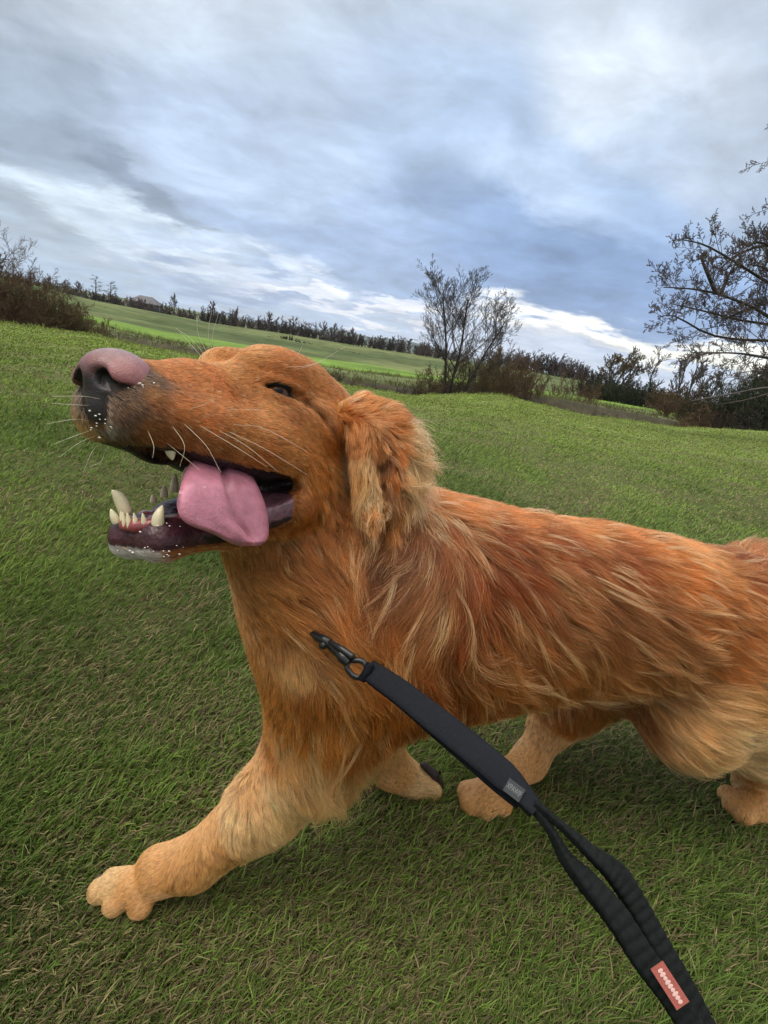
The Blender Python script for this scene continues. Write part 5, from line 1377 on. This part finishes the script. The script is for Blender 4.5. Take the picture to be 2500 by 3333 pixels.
def lead():
    hp_ = hit(1045, 2085)
    z0 = float((hp_ - CO) @ np.array(FW)) - .014
    at = PZ(1500, 2450, .30); at = np.array((at[0], at[1], 0.0))
    t = empty('dog_lead', at); tag(t, 'black padded webbing lead clipped under the neck, running to the lower right corner', 'dog lead')
    z = lambda s: z0 + (.262 - z0) * s
    web = [(1196, 2178, z(.10)), (1300, 2250, z(.2)), (1420, 2345, z(.34)), (1540, 2440, z(.47)), (1640, 2525, z(.56)), (1700, 2585, z(.62)), (1745, 2640, z(.66))]
    _, C_, T, A2, N2, w, th = ribbon('webbing', web, [.020, .0225, .0235, .0235, .0225, .017, .013], [.0032, .0036, .0036, .0036, .0036, .005, .006], [14, 14, 14, 14, 10, 25, 30], M_web, t, at=at, curl=.10)
    # raised stitched fold along the lower side
    lo = [(1205, 2212, z(.10) - .003), (1300, 2283, z(.2) - .003), (1420, 2385, z(.34) - .003), (1530, 2480, z(.47) - .003), (1620, 2560, z(.55) - .003), (1690, 2620, z(.6) - .003)]
    ribbon('edge_fold', lo, [.008, .009, .010, .010, .009, .006], [.0045] * 6, [-38] * 6, M_web, t, at=at)
    # the loop handle: two padded sides
    l = [(1730, 2625, z(.65)), (1790, 2700, z(.70)), (1840, 2790, z(.74)), (1905, 2865, z(.79)), (2000, 2975, z(.86)), (2095, 3120, z(.93)), (2180, 3235, z(.98)), (2260, 3360, z(1.02))]
    _, Cl, Tl, Al, Nl, wl, tl = ribbon('handle_side', l, [.006, .0062, .009, .0155, .0190, .0185, .0175, .0175], [.004, .004, .006, .0080, .0090, .008, .007, .007], [55, 55, 50, 30, 15, 12, 10, 10], M_pad, t, ribs=26, at=at, n=160)
    r = [(1740, 2615, z(.66)), (1830, 2690, z(.70)), (1925, 2775, z(.75)), (2010, 2850, z(.80) + .004), (2075, 2955, z(.86) + .008), (2150, 3090, z(.93) + .010), (2225, 3215, z(.98) + .010), (2300, 3360, z(1.02) + .010)]
    ribbon('handle_side', r, [.005, .0055, .011, .0185, .0170, .0165, .016, .016], [.004, .004, .005, .007, .0085, .008, .007, .007], [55, 50, 30, 20, 25, 30, 30, 30], M_pad, t, ribs=26, at=at, n=160)
    # small woven label and the red patch
    def patch(name, a, b, zz, wd, m, lift):
        p, q = PZ(*a, zz[0]), PZ(*b, zz[1]); T_ = nrm(q - p); V_ = nrm(CO - (p + q) / 2); A_ = nrm(np.cross(T_, V_)); N_ = np.cross(A_, T_)
        if N_ @ V_ < 0: N_ = -N_
        v = [x + A_ * s * wd / 2 + N_ * h for h in (lift, lift + .0007) for x, s in ((p, -1), (p, 1), (q, 1), (q, -1))]
        return mesh_obj(name, v, [(0, 1, 2, 3), (7, 6, 5, 4), (0, 4, 5, 1), (1, 5, 6, 2), (2, 6, 7, 3), (3, 7, 4, 0)], m, t, smooth=False, loc=at), p, q, T_, A_, N_
    _, p, q, T_, A_, N_ = patch('woven_label', (1648, 2552), (1700, 2592), (z(.56) - .008, z(.60) - .008), .0085, mat('label cloth', (.030, .032, .040), rough=.7), .0)
    cu = bpy.data.curves.new('label_text', 'FONT'); cu.body = 'XPAWIF'; cu.size = 1; cu.extrude = .02; cu.align_x = 'CENTER'; cu.align_y = 'CENTER'
    tmp = bpy.data.objects.new('tmp', cu); SC.collection.objects.link(tmp); bpy.context.view_layer.update()
    me = bpy.data.meshes.new_from_object(tmp); bpy.data.objects.remove(tmp)
    co = np.zeros(len(me.vertices) * 3); me.vertices.foreach_get('co', co); co = co.reshape(-1, 3); w_ = np.ptp(co[:, 0]); L_ = np.linalg.norm(q - p)
    up = A_ if np.cross(T_, A_) @ N_ > 0 else -A_
    vv = (p + q) / 2 + N_ * .0009 + T_ * (co[:, :1] * L_ * .86 / w_) + up * (co[:, 1:2] * .0052) + N_ * co[:, 2:] * .003
    lab = mesh_obj('label_text', vv, [tuple(x.vertices) for x in me.polygons], mat('label thread', (.17, .175, .19)), t, smooth=False, loc=at)
    pr, p, q, T_, A_, N_ = patch('red_patch', (2137, 3140), (2222, 3272), (z(.935) - .010, z(.985) - .009), .0078, mat('red woven patch', (.32, .085, .07), rough=.7, noise=900, vary=.2), .0)
    v, f, o = [], [], 0
    L_ = np.linalg.norm(q - p); n = 9
    for i in range(n):                                   # a row of rounded pale characters, illegible in the photograph
        c = p + (q - p) * (.13 + .76 * i / (n - 1)) + N_ * .001
        wdt = .0014 + .0003 * math.sin(i * 2.3)
        for k in range(16):
            a = k * math.pi / 8; v.append(c + T_ * math.cos(a) * L_ * .048 + A_ * math.sin(a) * wdt * (1 + .06 * math.cos(3 * a + i)))
        v.append(c + N_ * .0002)
        f += [(o + k, o + (k + 1) % 16, o + 16) for k in range(16)]; o += 17
    mesh_obj('patch_lettering', v, f, mat('pale pink thread', (.62, .40, .38), rough=.7), t, loc=at)
    # the clip: hook, barrel, swivel ring and flat D ring
    def bar(name, pts, rr, m, sides=10):
        v, f = tubes(catmull(np.array([PZ(*q) for q in pts]), 14)[None], np.interp(np.linspace(0, 1, 14), np.linspace(0, 1, len(rr)), rr)[None], sides)
        v = list(v); k = 14
        f = [tuple(x) for x in f] + [tuple(range(sides))[::-1], tuple((k - 1) * sides + j for j in range(sides))]
        return mesh_obj(name, v, f, m, t, loc=at)
    za = z0
    bar('hook', [(1012, 2056, za + .016), (1036, 2074, za + .004), (1060, 2086, za), (1085, 2108, za), (1112, 2132, z(.05))], [.003, .0036, .0042, .0042, .0040], M_metal)
    bar('barrel', [(1050, 2094, za), (1052, 2100, za - .001), (1056, 2108, za)], [.0030, .0040, .0025], M_metal)
    bar('gate', [(1072, 2088, za - .003), (1110, 2112, z(.04) - .003), (1150, 2140, z(.07) - .003)], [.0016, .0032, .0030], M_metal)
    bar('swivel', [(1104, 2124, z(.05)), (1118, 2140, z(.06)), (1136, 2158, z(.07))], [.0040, .0052, .0045], M_metal)
    ring = [(1136, 2150, z(.07)), (1172, 2150, z(.08)), (1192, 2168, z(.09)), (1184, 2205, z(.10)), (1150, 2200, z(.09)), (1128, 2172, z(.08)), (1136, 2150, z(.07))]
    bar('ring', ring, [.0024] * 7, M_metal, 8)
    bar('keeper', [(1178, 2212, z(.10) - .003), (1192, 2190, z(.10) - .004), (1207, 2160, z(.10) - .003)], [.0034] * 3, M_web)
lead()
# ------------------------------------------------------------------ thin air haze over the whole land
def build_haze():
    v, f = box(0, 0, 145, 11200, 11200, 314)
    m = bpy.data.materials.new('haze'); m.use_nodes = True; N = m.node_tree.nodes; N.remove(N['Principled BSDF'])
    p = N.new('ShaderNodeVolumePrincipled'); p.inputs['Color'].default_value = (.78, .86, 1, 1); p.inputs['Density'].default_value = .00012; p.inputs['Anisotropy'].default_value = .2
    m.node_tree.links.new(p.outputs[0], N['Material Output'].inputs['Volume'])
    tag(mesh_obj('haze', v, f, m, smooth=False), 'thin bluish haze over the far hills', kind='stuff')
build_haze()
